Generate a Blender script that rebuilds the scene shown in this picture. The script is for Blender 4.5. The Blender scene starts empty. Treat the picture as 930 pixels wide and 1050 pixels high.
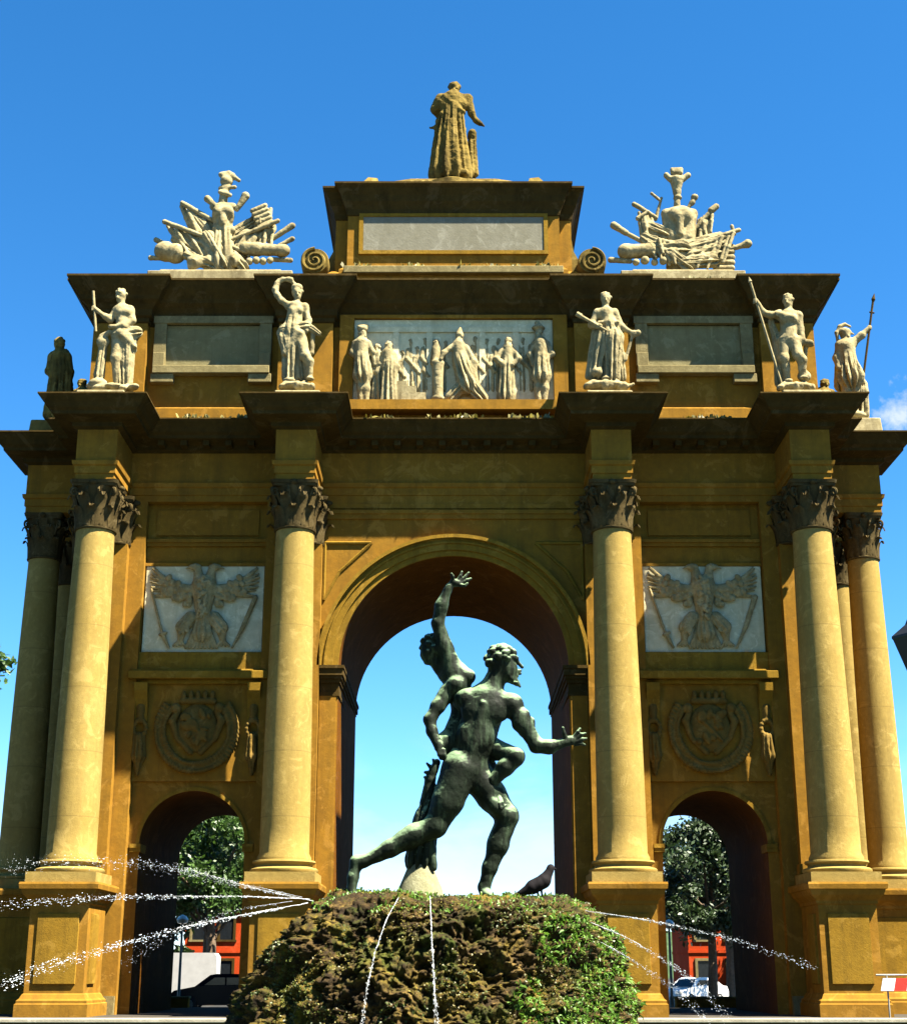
import bpy, bmesh, math, random
import numpy as np
from mathutils import Vector, Matrix

random.seed(7); rng = np.random.default_rng(7)
S = bpy.context.scene
COL = S.collection
EYE = 1.65                       # camera height; geometry below is written relative to the eye
TH = math.radians(17.4)          # upward tilt of the camera
F = 1514.0                       # focal length in photo pixels (930 x 1050)
R = math.radians

# ------------------------------------------------------------------ placing
def W(px, py, Y):
    """point at depth Y that the photo shows at (px, py), eye relative"""
    dx = (px-465.0)/F; dy = (525.0-py)/F
    fy = math.cos(TH)-dy*math.sin(TH); fz = math.sin(TH)+dy*math.cos(TH)
    t = Y/fy
    return (dx*t, Y, fz*t)
def SC(py, Y):
    dy = (525.0-py)/F
    return Y/(math.cos(TH)-dy*math.sin(TH))/F

# ------------------------------------------------------------------ materials
MATS = {}
def N(nt, t, **kw):
    n = nt.nodes.new(t)
    for k, v in kw.items():
        if k in n.inputs.keys() if isinstance(k, str) else False: n.inputs[k].default_value = v
        else: setattr(n, k, v)
    return n
def new_mat(name):
    m = bpy.data.materials.new(name); m.use_nodes = True
    nt = m.node_tree; nt.nodes.clear()
    out = nt.nodes.new('ShaderNodeOutputMaterial'); b = nt.nodes.new('ShaderNodeBsdfPrincipled')
    nt.links.new(b.outputs[0], out.inputs[0]); MATS[name] = m
    return m, nt, b
def ramp(nt, fac, stops, interp='LINEAR'):
    r = nt.nodes.new('ShaderNodeValToRGB'); r.color_ramp.interpolation = interp
    e = r.color_ramp.elements
    while len(e) < len(stops): e.new(0.5)
    for i, (p, c) in enumerate(stops):
        e[i].position = p; e[i].color = (c[0], c[1], c[2], 1) if not isinstance(c, float) else (c, c, c, 1)
    nt.links.new(fac, r.inputs[0]); return r.outputs[0]
def noise(nt, scale, detail=6, rough=0.6, vec=None, stretch=None, dist=0.0):
    n = nt.nodes.new('ShaderNodeTexNoise'); n.inputs['Scale'].default_value = scale
    n.inputs['Detail'].default_value = detail; n.inputs['Roughness'].default_value = rough
    n.inputs['Distortion'].default_value = dist
    if vec is None:
        g = nt.nodes.new('ShaderNodeNewGeometry'); vec = g.outputs['Position']
    if stretch:
        mp = nt.nodes.new('ShaderNodeMapping'); mp.inputs['Scale'].default_value = stretch
        nt.links.new(vec, mp.inputs[0]); vec = mp.outputs[0]
    nt.links.new(vec, n.inputs['Vector']); return n.outputs['Fac']
def mix(nt, fac, a, b, mode='MIX'):
    m = nt.nodes.new('ShaderNodeMix'); m.data_type = 'RGBA'; m.blend_type = mode
    if isinstance(fac, float): m.inputs[0].default_value = fac
    else: nt.links.new(fac, m.inputs[0])
    for s, i in ((a, 6), (b, 7)):
        if isinstance(s, tuple): m.inputs[i].default_value = (*s, 1)
        else: nt.links.new(s, m.inputs[i])
    return m.outputs[2]
def bump(nt, b, h, strength=0.3, dist=0.05):
    n = nt.nodes.new('ShaderNodeBump'); n.inputs['Strength'].default_value = strength
    n.inputs['Distance'].default_value = dist
    nt.links.new(h, n.inputs['Height']); nt.links.new(n.outputs[0], b.inputs['Normal'])
def stone(name, c_main, c_alt, c_stain, stain=0.5, rough=0.85, bscale=6.0, bstr=0.35, bdist=0.03, patch=0.5, joints=None):
    c_main, c_alt, c_stain = [tuple(0.50*x for x in c) for c in (c_main, c_alt, c_stain)]
    m, nt, b = new_mat(name)
    f1 = noise(nt, patch, 8, 0.65, dist=0.4)
    col = mix(nt, ramp(nt, f1, [(0.35, 0.0), (0.68, 1.0)]), c_main, c_alt)
    f2 = noise(nt, 1.0, 8, 0.65, stretch=(1.6, 1.6, 0.16))          # rain streaks run down
    col = mix(nt, ramp(nt, f2, [(0.5, 0.0), (0.72, stain)]), col, c_stain)
    f3 = noise(nt, bscale, 10, 0.7)
    col = mix(nt, ramp(nt, f3, [(0.35, 0.0), (0.75, 0.5)]), col, c_stain)
    f5 = noise(nt, patch*1.7, 9, 0.72, dist=1.2)
    pale = tuple(min(1.0, 1.25*x+0.012) for x in c_main)
    col = mix(nt, ramp(nt, f5, [(0.55, 0.0), (0.585, 0.4), (0.7, 0.55)]), col, pale)          # worn, repaired patches
    f6 = noise(nt, 2.4, 9, 0.75, stretch=(2.2, 2.2, 0.10))
    col = mix(nt, ramp(nt, f6, [(0.56, 0.0), (0.7, stain*0.8)]), col, c_stain)               # narrow drips
    if joints:
        g = nt.nodes.new('ShaderNodeNewGeometry'); sp = nt.nodes.new('ShaderNodeSeparateXYZ'); nt.links.new(g.outputs['Position'], sp.inputs[0])
        md = nt.nodes.new('ShaderNodeMath'); md.operation = 'MODULO'; md.inputs[1].default_value = joints; nt.links.new(sp.outputs[2], md.inputs[0])
        lt = nt.nodes.new('ShaderNodeMath'); lt.operation = 'LESS_THAN'; lt.inputs[1].default_value = 0.03; nt.links.new(md.outputs[0], lt.inputs[0])
        dv = nt.nodes.new('ShaderNodeMath'); dv.operation = 'DIVIDE'; dv.inputs[1].default_value = joints; nt.links.new(sp.outputs[2], dv.inputs[0])
        fl = nt.nodes.new('ShaderNodeMath'); fl.operation = 'FLOOR'; nt.links.new(dv.outputs[0], fl.inputs[0])
        wn = nt.nodes.new('ShaderNodeTexWhiteNoise'); wn.noise_dimensions = '1D'; nt.links.new(fl.outputs[0], wn.inputs['W'])
        col = mix(nt, ramp(nt, wn.outputs['Value'], [(0.0, 0.0), (1.0, 0.3)]), col, c_alt)
        ml = nt.nodes.new('ShaderNodeMath'); ml.operation = 'MULTIPLY'; ml.inputs[1].default_value = 0.5; nt.links.new(lt.outputs[0], ml.inputs[0])
        col = mix(nt, ml.outputs[0], col, c_stain)
    nt.links.new(col, b.inputs['Base Color']); b.inputs['Roughness'].default_value = rough
    b.inputs['Specular IOR Level'].default_value = 0.02
    fb = noise(nt, bscale*3.5, 8, 0.7); ab = nt.nodes.new('ShaderNodeMath'); ab.operation = 'ADD'; nt.links.new(f3, ab.inputs[0]); nt.links.new(fb, ab.inputs[1])
    bump(nt, b, ab.outputs[0], bstr, bdist)
    return m
def plain(name, c, rough=0.6, metal=0.0, var=0.25, scale=4.0, spec=0.4, bstr=0.0):
    m, nt, b = new_mat(name)
    f = noise(nt, scale, 6, 0.6)
    dk = tuple(x*(1-var) for x in c); lt = tuple(min(1, x*(1+var)) for x in c)
    nt.links.new(mix(nt, ramp(nt, f, [(0.3, 0.0), (0.7, 1.0)]), dk, lt), b.inputs['Base Color'])
    b.inputs['Roughness'].default_value = rough; b.inputs['Metallic'].default_value = metal
    b.inputs['Specular IOR Level'].default_value = spec
    if bstr: bump(nt, b, f, bstr, 0.02)
    return m
M_wall  = stone('ochre_plaster', (0.47, 0.24, 0.030), (0.38, 0.185, 0.024), (0.15, 0.09, 0.022), 0.5, bscale=3.0, bstr=0.25)
M_trim  = stone('ochre_stone_trim', (0.43, 0.25, 0.030), (0.35, 0.195, 0.022), (0.13, 0.082, 0.018), 0.6, bscale=5.0)
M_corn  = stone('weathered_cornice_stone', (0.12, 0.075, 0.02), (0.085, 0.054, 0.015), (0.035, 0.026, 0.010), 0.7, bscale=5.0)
M_col   = stone('sandstone_column', (0.54, 0.385, 0.115), (0.45, 0.31, 0.08), (0.22, 0.155, 0.05), 0.45, bscale=7.0, patch=0.8, joints=2.37)
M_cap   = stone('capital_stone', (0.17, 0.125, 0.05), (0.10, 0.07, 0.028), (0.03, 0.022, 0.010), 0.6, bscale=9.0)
M_marb  = stone('weathered_marble', (0.58, 0.49, 0.265), (0.47, 0.385, 0.19), (0.13, 0.095, 0.045), 0.75, bscale=6.0, patch=1.2)
M_panel = stone('grey_marble_panel', (1.15, 1.04, 0.66), (0.98, 0.88, 0.54), (0.55, 0.46, 0.25), 0.5, bscale=4.0, patch=0.8)
M_eagle = stone('weathered_eagle_marble', (0.68, 0.54, 0.26), (0.48, 0.36, 0.15), (0.12, 0.09, 0.035), 0.5, bscale=7.0, patch=1.5)
M_wrea  = stone('carved_brown_stone', (0.30, 0.19, 0.045), (0.22, 0.135, 0.03), (0.08, 0.055, 0.018), 0.5, bscale=6.0)
M_slab  = stone('grey_slab', (0.36, 0.31, 0.15), (0.30, 0.26, 0.12), (0.19, 0.15, 0.06), 0.4, bscale=3.0, patch=0.6)
M_whites= stone('pale_slab', (0.34, 0.32, 0.24), (0.29, 0.27, 0.19), (0.19, 0.17, 0.11), 0.4, bscale=3.0, patch=0.7)
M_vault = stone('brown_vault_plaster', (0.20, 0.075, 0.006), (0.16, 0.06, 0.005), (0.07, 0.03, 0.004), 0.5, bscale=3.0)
M_topst = stone('mossy_statue_stone', (0.40, 0.28, 0.07), (0.14, 0.10, 0.03), (0.03, 0.023, 0.010), 0.9, bscale=3.0, patch=0.7)
M_plinth= stone('grey_plinth_stone', (0.38, 0.31, 0.14), (0.31, 0.25, 0.11), (0.14, 0.11, 0.05), 0.5, bscale=5.0, patch=1.0)
M_kerb  = stone('pale_kerb_stone', (0.62, 0.56, 0.44), (0.52, 0.46, 0.34), (0.3, 0.26, 0.18), 0.3)
M_pave  = stone('paving', (0.10, 0.09, 0.075), (0.085, 0.075, 0.06), (0.06, 0.05, 0.04), 0.3, patch=0.3)
M_grnd  = stone('asphalt', (0.06, 0.06, 0.06), (0.05, 0.05, 0.048), (0.035, 0.035, 0.03), 0.3, patch=0.2)

def mat_bronze():
    m, nt, b = new_mat('green_patina_bronze')
    f1 = noise(nt, 3.0, 9, 0.7, dist=0.6); f2 = noise(nt, 6.0, 8, 0.7, stretch=(2.5, 2.5, 0.35))
    c = mix(nt, ramp(nt, f1, [(0.38, 0.0), (0.62, 1.0)]), (0.005, 0.007, 0.0045), (0.012, 0.018, 0.011))
    c = mix(nt, ramp(nt, f2, [(0.5, 0.0), (0.72, 0.6)]), c, (0.075, 0.115, 0.065))
    g_ = nt.nodes.new('ShaderNodeNewGeometry'); sp_ = nt.nodes.new('ShaderNodeSeparateXYZ'); nt.links.new(g_.outputs['Normal'], sp_.inputs[0])
    ad_ = nt.nodes.new('ShaderNodeMath'); ad_.operation = 'MULTIPLY_ADD'; ad_.inputs[1].default_value = 0.9; nt.links.new(f1, ad_.inputs[0]); nt.links.new(sp_.outputs[2], ad_.inputs[2])
    c = mix(nt, ramp(nt, ad_.outputs[0], [(0.72, 0.0), (1.3, 0.9)]), c, (0.17, 0.25, 0.14))     # paler green on upward faces, standing in for sunlight on the patina
    f3 = noise(nt, 30.0, 6, 0.7)
    c = mix(nt, ramp(nt, f3, [(0.45, 0.0), (0.7, 0.4)]), c, (0.010, 0.012, 0.008))
    nt.links.new(c, b.inputs['Base Color']); b.inputs['Metallic'].default_value = 0.0
    b.inputs['Specular IOR Level'].default_value = 0.08; b.inputs['Roughness'].default_value = 0.58
    bump(nt, b, f3, 0.25, 0.01)
    return m
M_bronze = mat_bronze()
def mat_rock():
    m, nt, b = new_mat('mossy_tufa_rock')
    f1 = noise(nt, 2.2, 8, 0.65, dist=0.7); f2 = noise(nt, 5.0, 9, 0.7, dist=0.5); f3 = noise(nt, 26.0, 8, 0.75)
    f4 = noise(nt, 3.1, 8, 0.7, stretch=(1.2, 1.2, 0.6), dist=1.0)
    c = ramp(nt, f2, [(0.28, (0.006, 0.0045, 0.0025)), (0.42, (0.028, 0.018, 0.007)), (0.55, (0.085, 0.054, 0.016)), (0.68, (0.22, 0.145, 0.04))])
    c = mix(nt, ramp(nt, f1, [(0.5, 0.0), (0.62, 0.7)]), c, (0.17, 0.125, 0.016))
    c = mix(nt, ramp(nt, f4, [(0.5, 0.0), (0.6, 0.75)]), c, (0.04, 0.06, 0.006))
    c = mix(nt, ramp(nt, f3, [(0.42, 0.0), (0.6, 0.85)]), c, (0.012, 0.008, 0.005))
    nt.links.new(c, b.inputs['Base Color']); b.inputs['Roughness'].default_value = 0.8; b.inputs['Specular IOR Level'].default_value = 0.1
    bump(nt, b, f3, 0.9, 0.03)
    return m
M_rock = mat_rock()
def mat_leaf(name, a, b_, c3, scale=1.0, trans=0.25):
    a, b_, c3 = [tuple(0.75*x for x in c) for c in (a, b_, c3)]
    m, nt, b = new_mat(name)
    f = noise(nt, scale, 6, 0.7)
    c = ramp(nt, f, [(0.3, a), (0.52, b_), (0.72, c3)])
    nt.links.new(c, b.inputs['Base Color']); b.inputs['Roughness'].default_value = 0.5
    tr = nt.nodes.new('ShaderNodeBsdfTranslucent'); nt.links.new(c, tr.inputs[0])
    mx = nt.nodes.new('ShaderNodeMixShader'); mx.inputs[0].default_value = trans
    out = [n for n in nt.nodes if n.type == 'OUTPUT_MATERIAL'][0]
    nt.links.new(b.outputs[0], mx.inputs[1]); nt.links.new(tr.outputs[0], mx.inputs[2]); nt.links.new(mx.outputs[0], out.inputs[0])
    return m
M_leaf = mat_leaf('tree_leaves', (0.02, 0.05, 0.008), (0.05, 0.11, 0.015), (0.10, 0.19, 0.03), 1.4, 0.3)
M_leafd = mat_leaf('dark_tree_leaves', (0.012, 0.028, 0.008), (0.03, 0.06, 0.015), (0.07, 0.11, 0.03), 1.2, 0.15)
M_moss = mat_leaf('moss_leaves', (0.025, 0.045, 0.007), (0.075, 0.10, 0.012), (0.20, 0.19, 0.02), 3.0, 0.2)
M_fern = mat_leaf('bright_fern', (0.06, 0.15, 0.012), (0.13, 0.27, 0.025), (0.24, 0.36, 0.05), 5.0, 0.35)
M_lich = mat_leaf('yellow_lichen', (0.07, 0.06, 0.010), (0.17, 0.14, 0.016), (0.32, 0.27, 0.04), 5.0, 0.15)
M_bark = plain('bark', (0.09, 0.06, 0.035), 0.9, var=0.4, scale=8, bstr=0.5)
M_black = plain('black_iron', (0.012, 0.012, 0.012), 0.45, 0.4)
M_steel = plain('galvanised_steel', (0.2, 0.19, 0.16), 0.6, 0.0)
M_white = plain('white_paint', (0.8, 0.8, 0.78), 0.35, var=0.05)
M_van = plain('van_paint', (0.3, 0.3, 0.3), 0.4, var=0.08)
M_red   = plain('red_paint', (0.6, 0.03, 0.02), 0.4, var=0.1)
M_redw  = stone('red_house_plaster', (0.75, 0.09, 0.02), (0.6, 0.065, 0.015), (0.5, 0.07, 0.02), 0.3, patch=0.3)  # red darkened to stand in for shade from the trees
M_navy  = plain('dark_blue_car_paint', (0.005, 0.006, 0.012), 0.25, 0.0, var=0.05, spec=0.15)
M_glass = plain('dark_glass', (0.01, 0.012, 0.014), 0.1, 0.0, spec=0.3)
M_tyre  = plain('tyre_rubber', (0.02, 0.02, 0.02), 0.8)
M_lamp  = plain('lamp_lens', (0.7, 0.68, 0.6), 0.15, spec=0.8)
M_roof  = plain('terracotta_roof', (0.3, 0.1, 0.045), 0.8, var=0.3, scale=2)
M_pigeon= plain('pigeon_feathers', (0.008, 0.007, 0.008), 0.8, var=0.5, scale=14, spec=0.1)
def mat_water(name, t):
    m, nt, b = new_mat(name)
    b.inputs['Base Color'].default_value = (0.93, 0.95, 0.97, 1); b.inputs['Roughness'].default_value = 0.08
    b.inputs['Transmission Weight'].default_value = t; b.inputs['IOR'].default_value = 1.33
    f = noise(nt, 60.0, 2); bump(nt, b, f, 0.2, 0.01)
    return m
M_jet = mat_water('water_spray', 0.65)
def mat_pool():
    m, nt, b = new_mat('pool_water')
    b.inputs['Base Color'].default_value = (0.03, 0.06, 0.05, 1); b.inputs['Roughness'].default_value = 0.06
    bump(nt, b, noise(nt, 2.5, 5), 0.4, 0.05); return m
M_pool = mat_pool()

# ------------------------------------------------------------------ object helpers
WL = {}
def link_obj(name, data, parent=None, origin=(0, 0, 0)):
    o = bpy.data.objects.new(name, data); COL.objects.link(o)
    org = Vector(origin); WL[o.name] = org
    if parent is not None:
        o.parent = parent; o.location = org-WL[parent.name]
    else: o.location = org
    return o
def tag(o, label=None, cat=None, group=None, kind=None):
    for k, v in (('label', label), ('category', cat), ('group', group), ('kind', kind)):
        if v: o[k] = v
    return o
def thing(name, loc, label, cat, group=None):
    """empty at a thing's base; loc is eye relative"""
    o = link_obj(name, None, None, (loc[0], loc[1], loc[2]+EYE)); o.empty_display_size = 0.3
    return tag(o, label, cat, group)
def copy_tree(o, parent=None):
    c = o.copy(); COL.objects.link(c)
    if parent is not None: c.parent = parent
    for ch in [q for q in bpy.data.objects if q.parent == o]: copy_tree(ch, c)
    return c

def np_mesh(name, V, Q, mat, smooth=True, angle=None):
    me = bpy.data.meshes.new(name)
    V = np.asarray(V, dtype=np.float32); Q = np.asarray(Q, dtype=np.int32); k = Q.shape[1]
    me.vertices.add(len(V)); me.vertices.foreach_set('co', V.ravel())
    me.loops.add(Q.size); me.loops.foreach_set('vertex_index', Q.ravel())
    me.polygons.add(len(Q)); me.polygons.foreach_set('loop_start', np.arange(len(Q), dtype=np.int32)*k)
    me.update(calc_edges=True); me.validate()
    me.polygons.foreach_set('use_smooth', np.full(len(me.polygons), smooth))
    if angle: me.set_sharp_from_angle(angle=R(angle))
    me.materials.append(mat); return me
def np_obj(name, V, Q, mat, parent=None, origin=None, smooth=True, angle=None):
    V = np.array(V, dtype=np.float64); V[:, 2] += EYE
    if origin is None:
        org = WL[parent.name] if parent is not None else Vector((float(V[:, 0].mean()), float(V[:, 1].mean()), float(V[:, 2].min())))
    else: org = Vector((origin[0], origin[1], origin[2]+EYE))
    return link_obj(name, np_mesh(name, V-np.array(org), Q, mat, smooth, angle), parent, org)

class MB:
    def __init__(s): s.v = []; s.f = []
    def add(s, vs, fs):
        n = len(s.v); s.v += [tuple(p) for p in vs]; s.f += [tuple(n+i for i in f) for f in fs]
    def poly(s, pts): s.add(pts, [tuple(range(len(pts)))])
    def box(s, x0, x1, y0, y1, z0, z1):
        s.add([(x0,y0,z0),(x1,y0,z0),(x1,y1,z0),(x0,y1,z0),(x0,y0,z1),(x1,y0,z1),(x1,y1,z1),(x0,y1,z1)],
              [(0,3,2,1),(4,5,6,7),(0,1,5,4),(1,2,6,5),(2,3,7,6),(3,0,4,7)])
    def lathe(s, prof, cx=0, cy=0, n=32, axis='z', cz=0, cap=True):
        vs = []; fs = []
        for r, z in prof:
            for i in range(n):
                a = 2*math.pi*i/n
                if axis == 'z': vs.append((cx+r*math.cos(a), cy+r*math.sin(a), cz+z))
                elif axis == 'y': vs.append((cx+r*math.cos(a), cy+z, cz+r*math.sin(a)))
                else: vs.append((cx+z, cy+r*math.cos(a), cz+r*math.sin(a)))
        for j in range(len(prof)-1):
            for i in range(n):
                k = (i+1) % n; fs.append((j*n+i, j*n+k, (j+1)*n+k, (j+1)*n+i))
        if cap: fs += [tuple(reversed(range(n))), tuple(range((len(prof)-1)*n, len(prof)*n))]
        s.add(vs, fs)
    def tube(s, pts, rad, n=8, cap=True):
        P = [Vector(p) for p in pts]; m = len(P)
        if not isinstance(rad, (list, tuple)): rad = [rad]*m
        vs = []; fs = []; u = None
        for i in range(m):
            t = (P[min(i+1, m-1)]-P[max(i-1, 0)]).normalized()
            if u is None: u = t.orthogonal().normalized()
            else: u = (u-t*u.dot(t)).normalized()
            w = t.cross(u)
            for k in range(n):
                a = 2*math.pi*k/n; vs.append(P[i]+(u*math.cos(a)+w*math.sin(a))*rad[i])
        for j in range(m-1):
            for k in range(n):
                q = (k+1) % n; fs.append((j*n+k, j*n+q, (j+1)*n+q, (j+1)*n+k))
        if cap: fs += [tuple(reversed(range(n))), tuple(range((m-1)*n, m*n))]
        s.add(vs, fs)
    def prism(s, pts, y0, y1):
        """outline in xz, extruded along y"""
        n = len(pts)
        s.add([(x, y0, z) for x, z in pts]+[(x, y1, z) for x, z in pts],
              [tuple(range(n)), tuple(reversed(range(n, 2*n)))]+[(i, (i+1) % n, n+(i+1) % n, n+i) for i in range(n)])
    def sweep(s, path, prof, closed=True):
        """path: plan polyline walked so that outside is on its right; prof: (out, z)"""
        n = len(path); P = [Vector(p) for p in path]; off = []
        for i in range(n):
            a = P[i]-P[i-1] if (closed or i > 0) else P[1]-P[0]
            b = P[(i+1) % n]-P[i] if (closed or i < n-1) else P[-1]-P[-2]
            a.normalize(); b.normalize()
            na = Vector((a.y, -a.x)); nb = Vector((b.y, -b.x))
            m = na+nb; m = m/max(0.2, m.dot(na)); off.append(m)
        vs = []; fs = []; k = len(prof)
        for i in range(n):
            for o, z in prof: vs.append((P[i].x+off[i].x*o, P[i].y+off[i].y*o, z))
        for i in range(n if closed else n-1):
            j = (i+1) % n
            for q in range(k-1): fs.append((i*k+q, j*k+q, j*k+q+1, i*k+q+1))
        s.add(vs, fs)
        return off
    def build(s, name, mat, parent=None, origin=None, smooth=False, angle=35, bevel=0.0):
        V = np.array(s.v, dtype=np.float64); V[:, 2] += EYE
        if origin is None:
            org = WL[parent.name] if parent is not None else Vector((float(V[:, 0].mean()), float(V[:, 1].mean()), float(V[:, 2].min())))
        else: org = Vector((origin[0], origin[1], origin[2]+EYE))
        V -= np.array(org)
        me = bpy.data.meshes.new(name); me.from_pydata([tuple(p) for p in V], [], s.f); me.validate()
        bm = bmesh.new(); bm.from_mesh(me)
        if bevel: bmesh.ops.bevel(bm, geom=[e for e in bm.edges if e.is_manifold and e.calc_face_angle(0) > 0.6], offset=bevel, segments=1, affect='EDGES', clamp_overlap=True)
        bmesh.ops.recalc_face_normals(bm, faces=bm.faces); bm.to_mesh(me); bm.free()
        if smooth:
            me.polygons.foreach_set('use_smooth', np.full(len(me.polygons), True)); me.set_sharp_from_angle(angle=R(angle))
        me.materials.append(mat); return link_obj(name, me, parent, org)

# ------------------------------------------------------------------ numpy noise, implicit surfaces
def vnoise(P, seed=0):
    i = np.floor(P).astype(np.int64); f = P-i; f = f*f*(3-2*f)
    def h(x, y, z):
        n = (x*374761393+y*668265263+z*2147483647+seed*974711) & 0x7fffffff
        n = ((n ^ (n >> 13))*1274126177) & 0x7fffffff
        return ((n ^ (n >> 16)) & 0xffff)/65535.0
    x, y, z = i[:, 0], i[:, 1], i[:, 2]; u, v, w = f[:, 0], f[:, 1], f[:, 2]
    def L(a, b, t): return a+(b-a)*t
    return L(L(L(h(x,y,z), h(x+1,y,z), u), L(h(x,y+1,z), h(x+1,y+1,z), u), v),
             L(L(h(x,y,z+1), h(x+1,y,z+1), u), L(h(x,y+1,z+1), h(x+1,y+1,z+1), u), v), w)*2-1
def fbm(P, oct=4, seed=0, gain=0.5):
    r = np.zeros(len(P)); a = 1.0
    for o in range(oct): r += a*vnoise(P*(2.03**o)+o*17.3, seed+o); a *= gain
    return r
class SDF:
    def __init__(s, h): s.h = h; s.p = []
    def cone(s, a, b, ra, rb, k=0.05, fold=None, sy=1.0):
        s.p.append(('c', np.array(a, float), np.array(b, float), ra, rb, k, fold, sy))
    def ell(s, c, r, k=0.05, rot=0.0, tilt=0.0):
        s.p.append(('e', np.array(c, float), np.array(r, float), rot, tilt, k))
    def mesh(s, noise_amp=0.0, noise_scale=4.0, flat=None, ymax=None):
        h = s.h; lo = np.full(3, 1e9); hi = -lo; bb = []
        for p in s.p:
            if p[0] == 'c':
                e = max(p[3], p[4])*1.15+(p[6][0] if p[6] else 0)
                l = np.minimum(p[1]-p[3]*1.02, p[2]-p[4]*1.02) if not p[6] else np.minimum(p[1], p[2])-e
                u = np.maximum(p[1]+p[3]*1.02, p[2]+p[4]*1.02) if not p[6] else np.maximum(p[1], p[2])+e
            else:
                m = p[2].max() if (p[3] or p[4]) else p[2]
                l = p[1]-m; u = p[1]+m
            l = l-p[5]-3*h; u = u+p[5]+3*h
            bb.append((l, u)); lo = np.minimum(lo, l); hi = np.maximum(hi, u)
        lo -= h; dims = np.ceil((hi-lo)/h).astype(int)+2
        Fd = np.full(dims, 1e3, dtype=np.float32)
        for p, (l, u) in zip(s.p, bb):
            i0 = np.maximum(((l-lo)/h).astype(int), 0); i1 = np.minimum(((u-lo)/h).astype(int)+2, dims)
            X = (lo[0]+h*np.arange(i0[0], i1[0]))[:, None, None]; Y = (lo[1]+h*np.arange(i0[1], i1[1]))[None, :, None]
            Z = (lo[2]+h*np.arange(i0[2], i1[2]))[None, None, :]
            k = p[5]
            if p[0] == 'c':
                a, b, ra, rb = p[1], p[2], p[3], p[4]; sy = p[7]
                d = b-a; L2 = max(float(d@d), 1e-9)
                qx = X-a[0]; qy = Y-a[1]; qz = Z-a[2]
                t = np.clip((qx*d[0]+qy*d[1]+qz*d[2])/L2, 0, 1)
                ex = qx-t*d[0]; ey = (qy-t*d[1])/sy; ez = qz-t*d[2]
                D = np.sqrt(ex*ex+ey*ey+ez*ez)-(ra+(rb-ra)*t)
                if sy < 1: D = D*(0.5+0.5*sy)
                if p[6]:
                    amp, nf, ph = p[6]; w = Vector(d).normalized(); uu = np.array(w.orthogonal().normalized()); vv = np.cross(np.array(w), uu)
                    th = np.arctan2(ex*vv[0]+ey*vv[1]+ez*vv[2], ex*uu[0]+ey*uu[1]+ez*uu[2])
                    D = D-amp*(0.35+0.65*t)*(1.15*(2*np.abs(np.sin(0.5*(nf*th+ph+1.3*np.sin(2*th+ph*2)+1.2*t)))-1.2)+0.5*np.sin(2.3*nf*th+ph*3-2*t)*(0.6+0.4*np.sin(5*t+ph)))
            else:
                c, r, rot, tilt = p[1], p[2], p[3], p[4]
                qx = X-c[0]; qy = Y-c[1]; qz = Z-c[2]
                if rot:
                    cs, sn = math.cos(rot), math.sin(rot); qx, qz = qx*cs+qz*sn, -qx*sn+qz*cs
                if tilt:
                    cs, sn = math.cos(tilt), math.sin(tilt); qy, qz = qy*cs+qz*sn, -qy*sn+qz*cs
                k0 = np.sqrt((qx/r[0])**2+(qy/r[1])**2+(qz/r[2])**2); k1 = np.sqrt((qx/r[0]**2)**2+(qy/r[1]**2)**2+(qz/r[2]**2)**2)+1e-9
                D = k0*(k0-1)/k1
            sl = (slice(i0[0], i1[0]), slice(i0[1], i1[1]), slice(i0[2], i1[2]))
            A = Fd[sl]; hh = np.maximum(k-np.abs(A-D), 0)/k if k > 0 else 0
            Fd[sl] = np.minimum(A, D)-hh*hh*k*0.25
        if ymax is not None:                           # cut flat at the back
            Y = (lo[1]+h*np.arange(dims[1]))[None, :, None]; Fd = np.maximum(Fd, (Y-ymax).astype(np.float32))
        V, Q = surface_nets(Fd, lo, h)
        if noise_amp:
            Nn = vert_normals(V, Q); V = V+Nn*(fbm(V*noise_scale, 4, 3)*noise_amp)[:, None]
        return V, Q
def vert_normals(V, Q):
    n = np.cross(V[Q[:, 2]]-V[Q[:, 0]], V[Q[:, 3]]-V[Q[:, 1]]); N_ = np.zeros_like(V)
    for i in range(4): np.add.at(N_, Q[:, i], n)
    return N_/(np.linalg.norm(N_, axis=1, keepdims=True)+1e-12)
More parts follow.
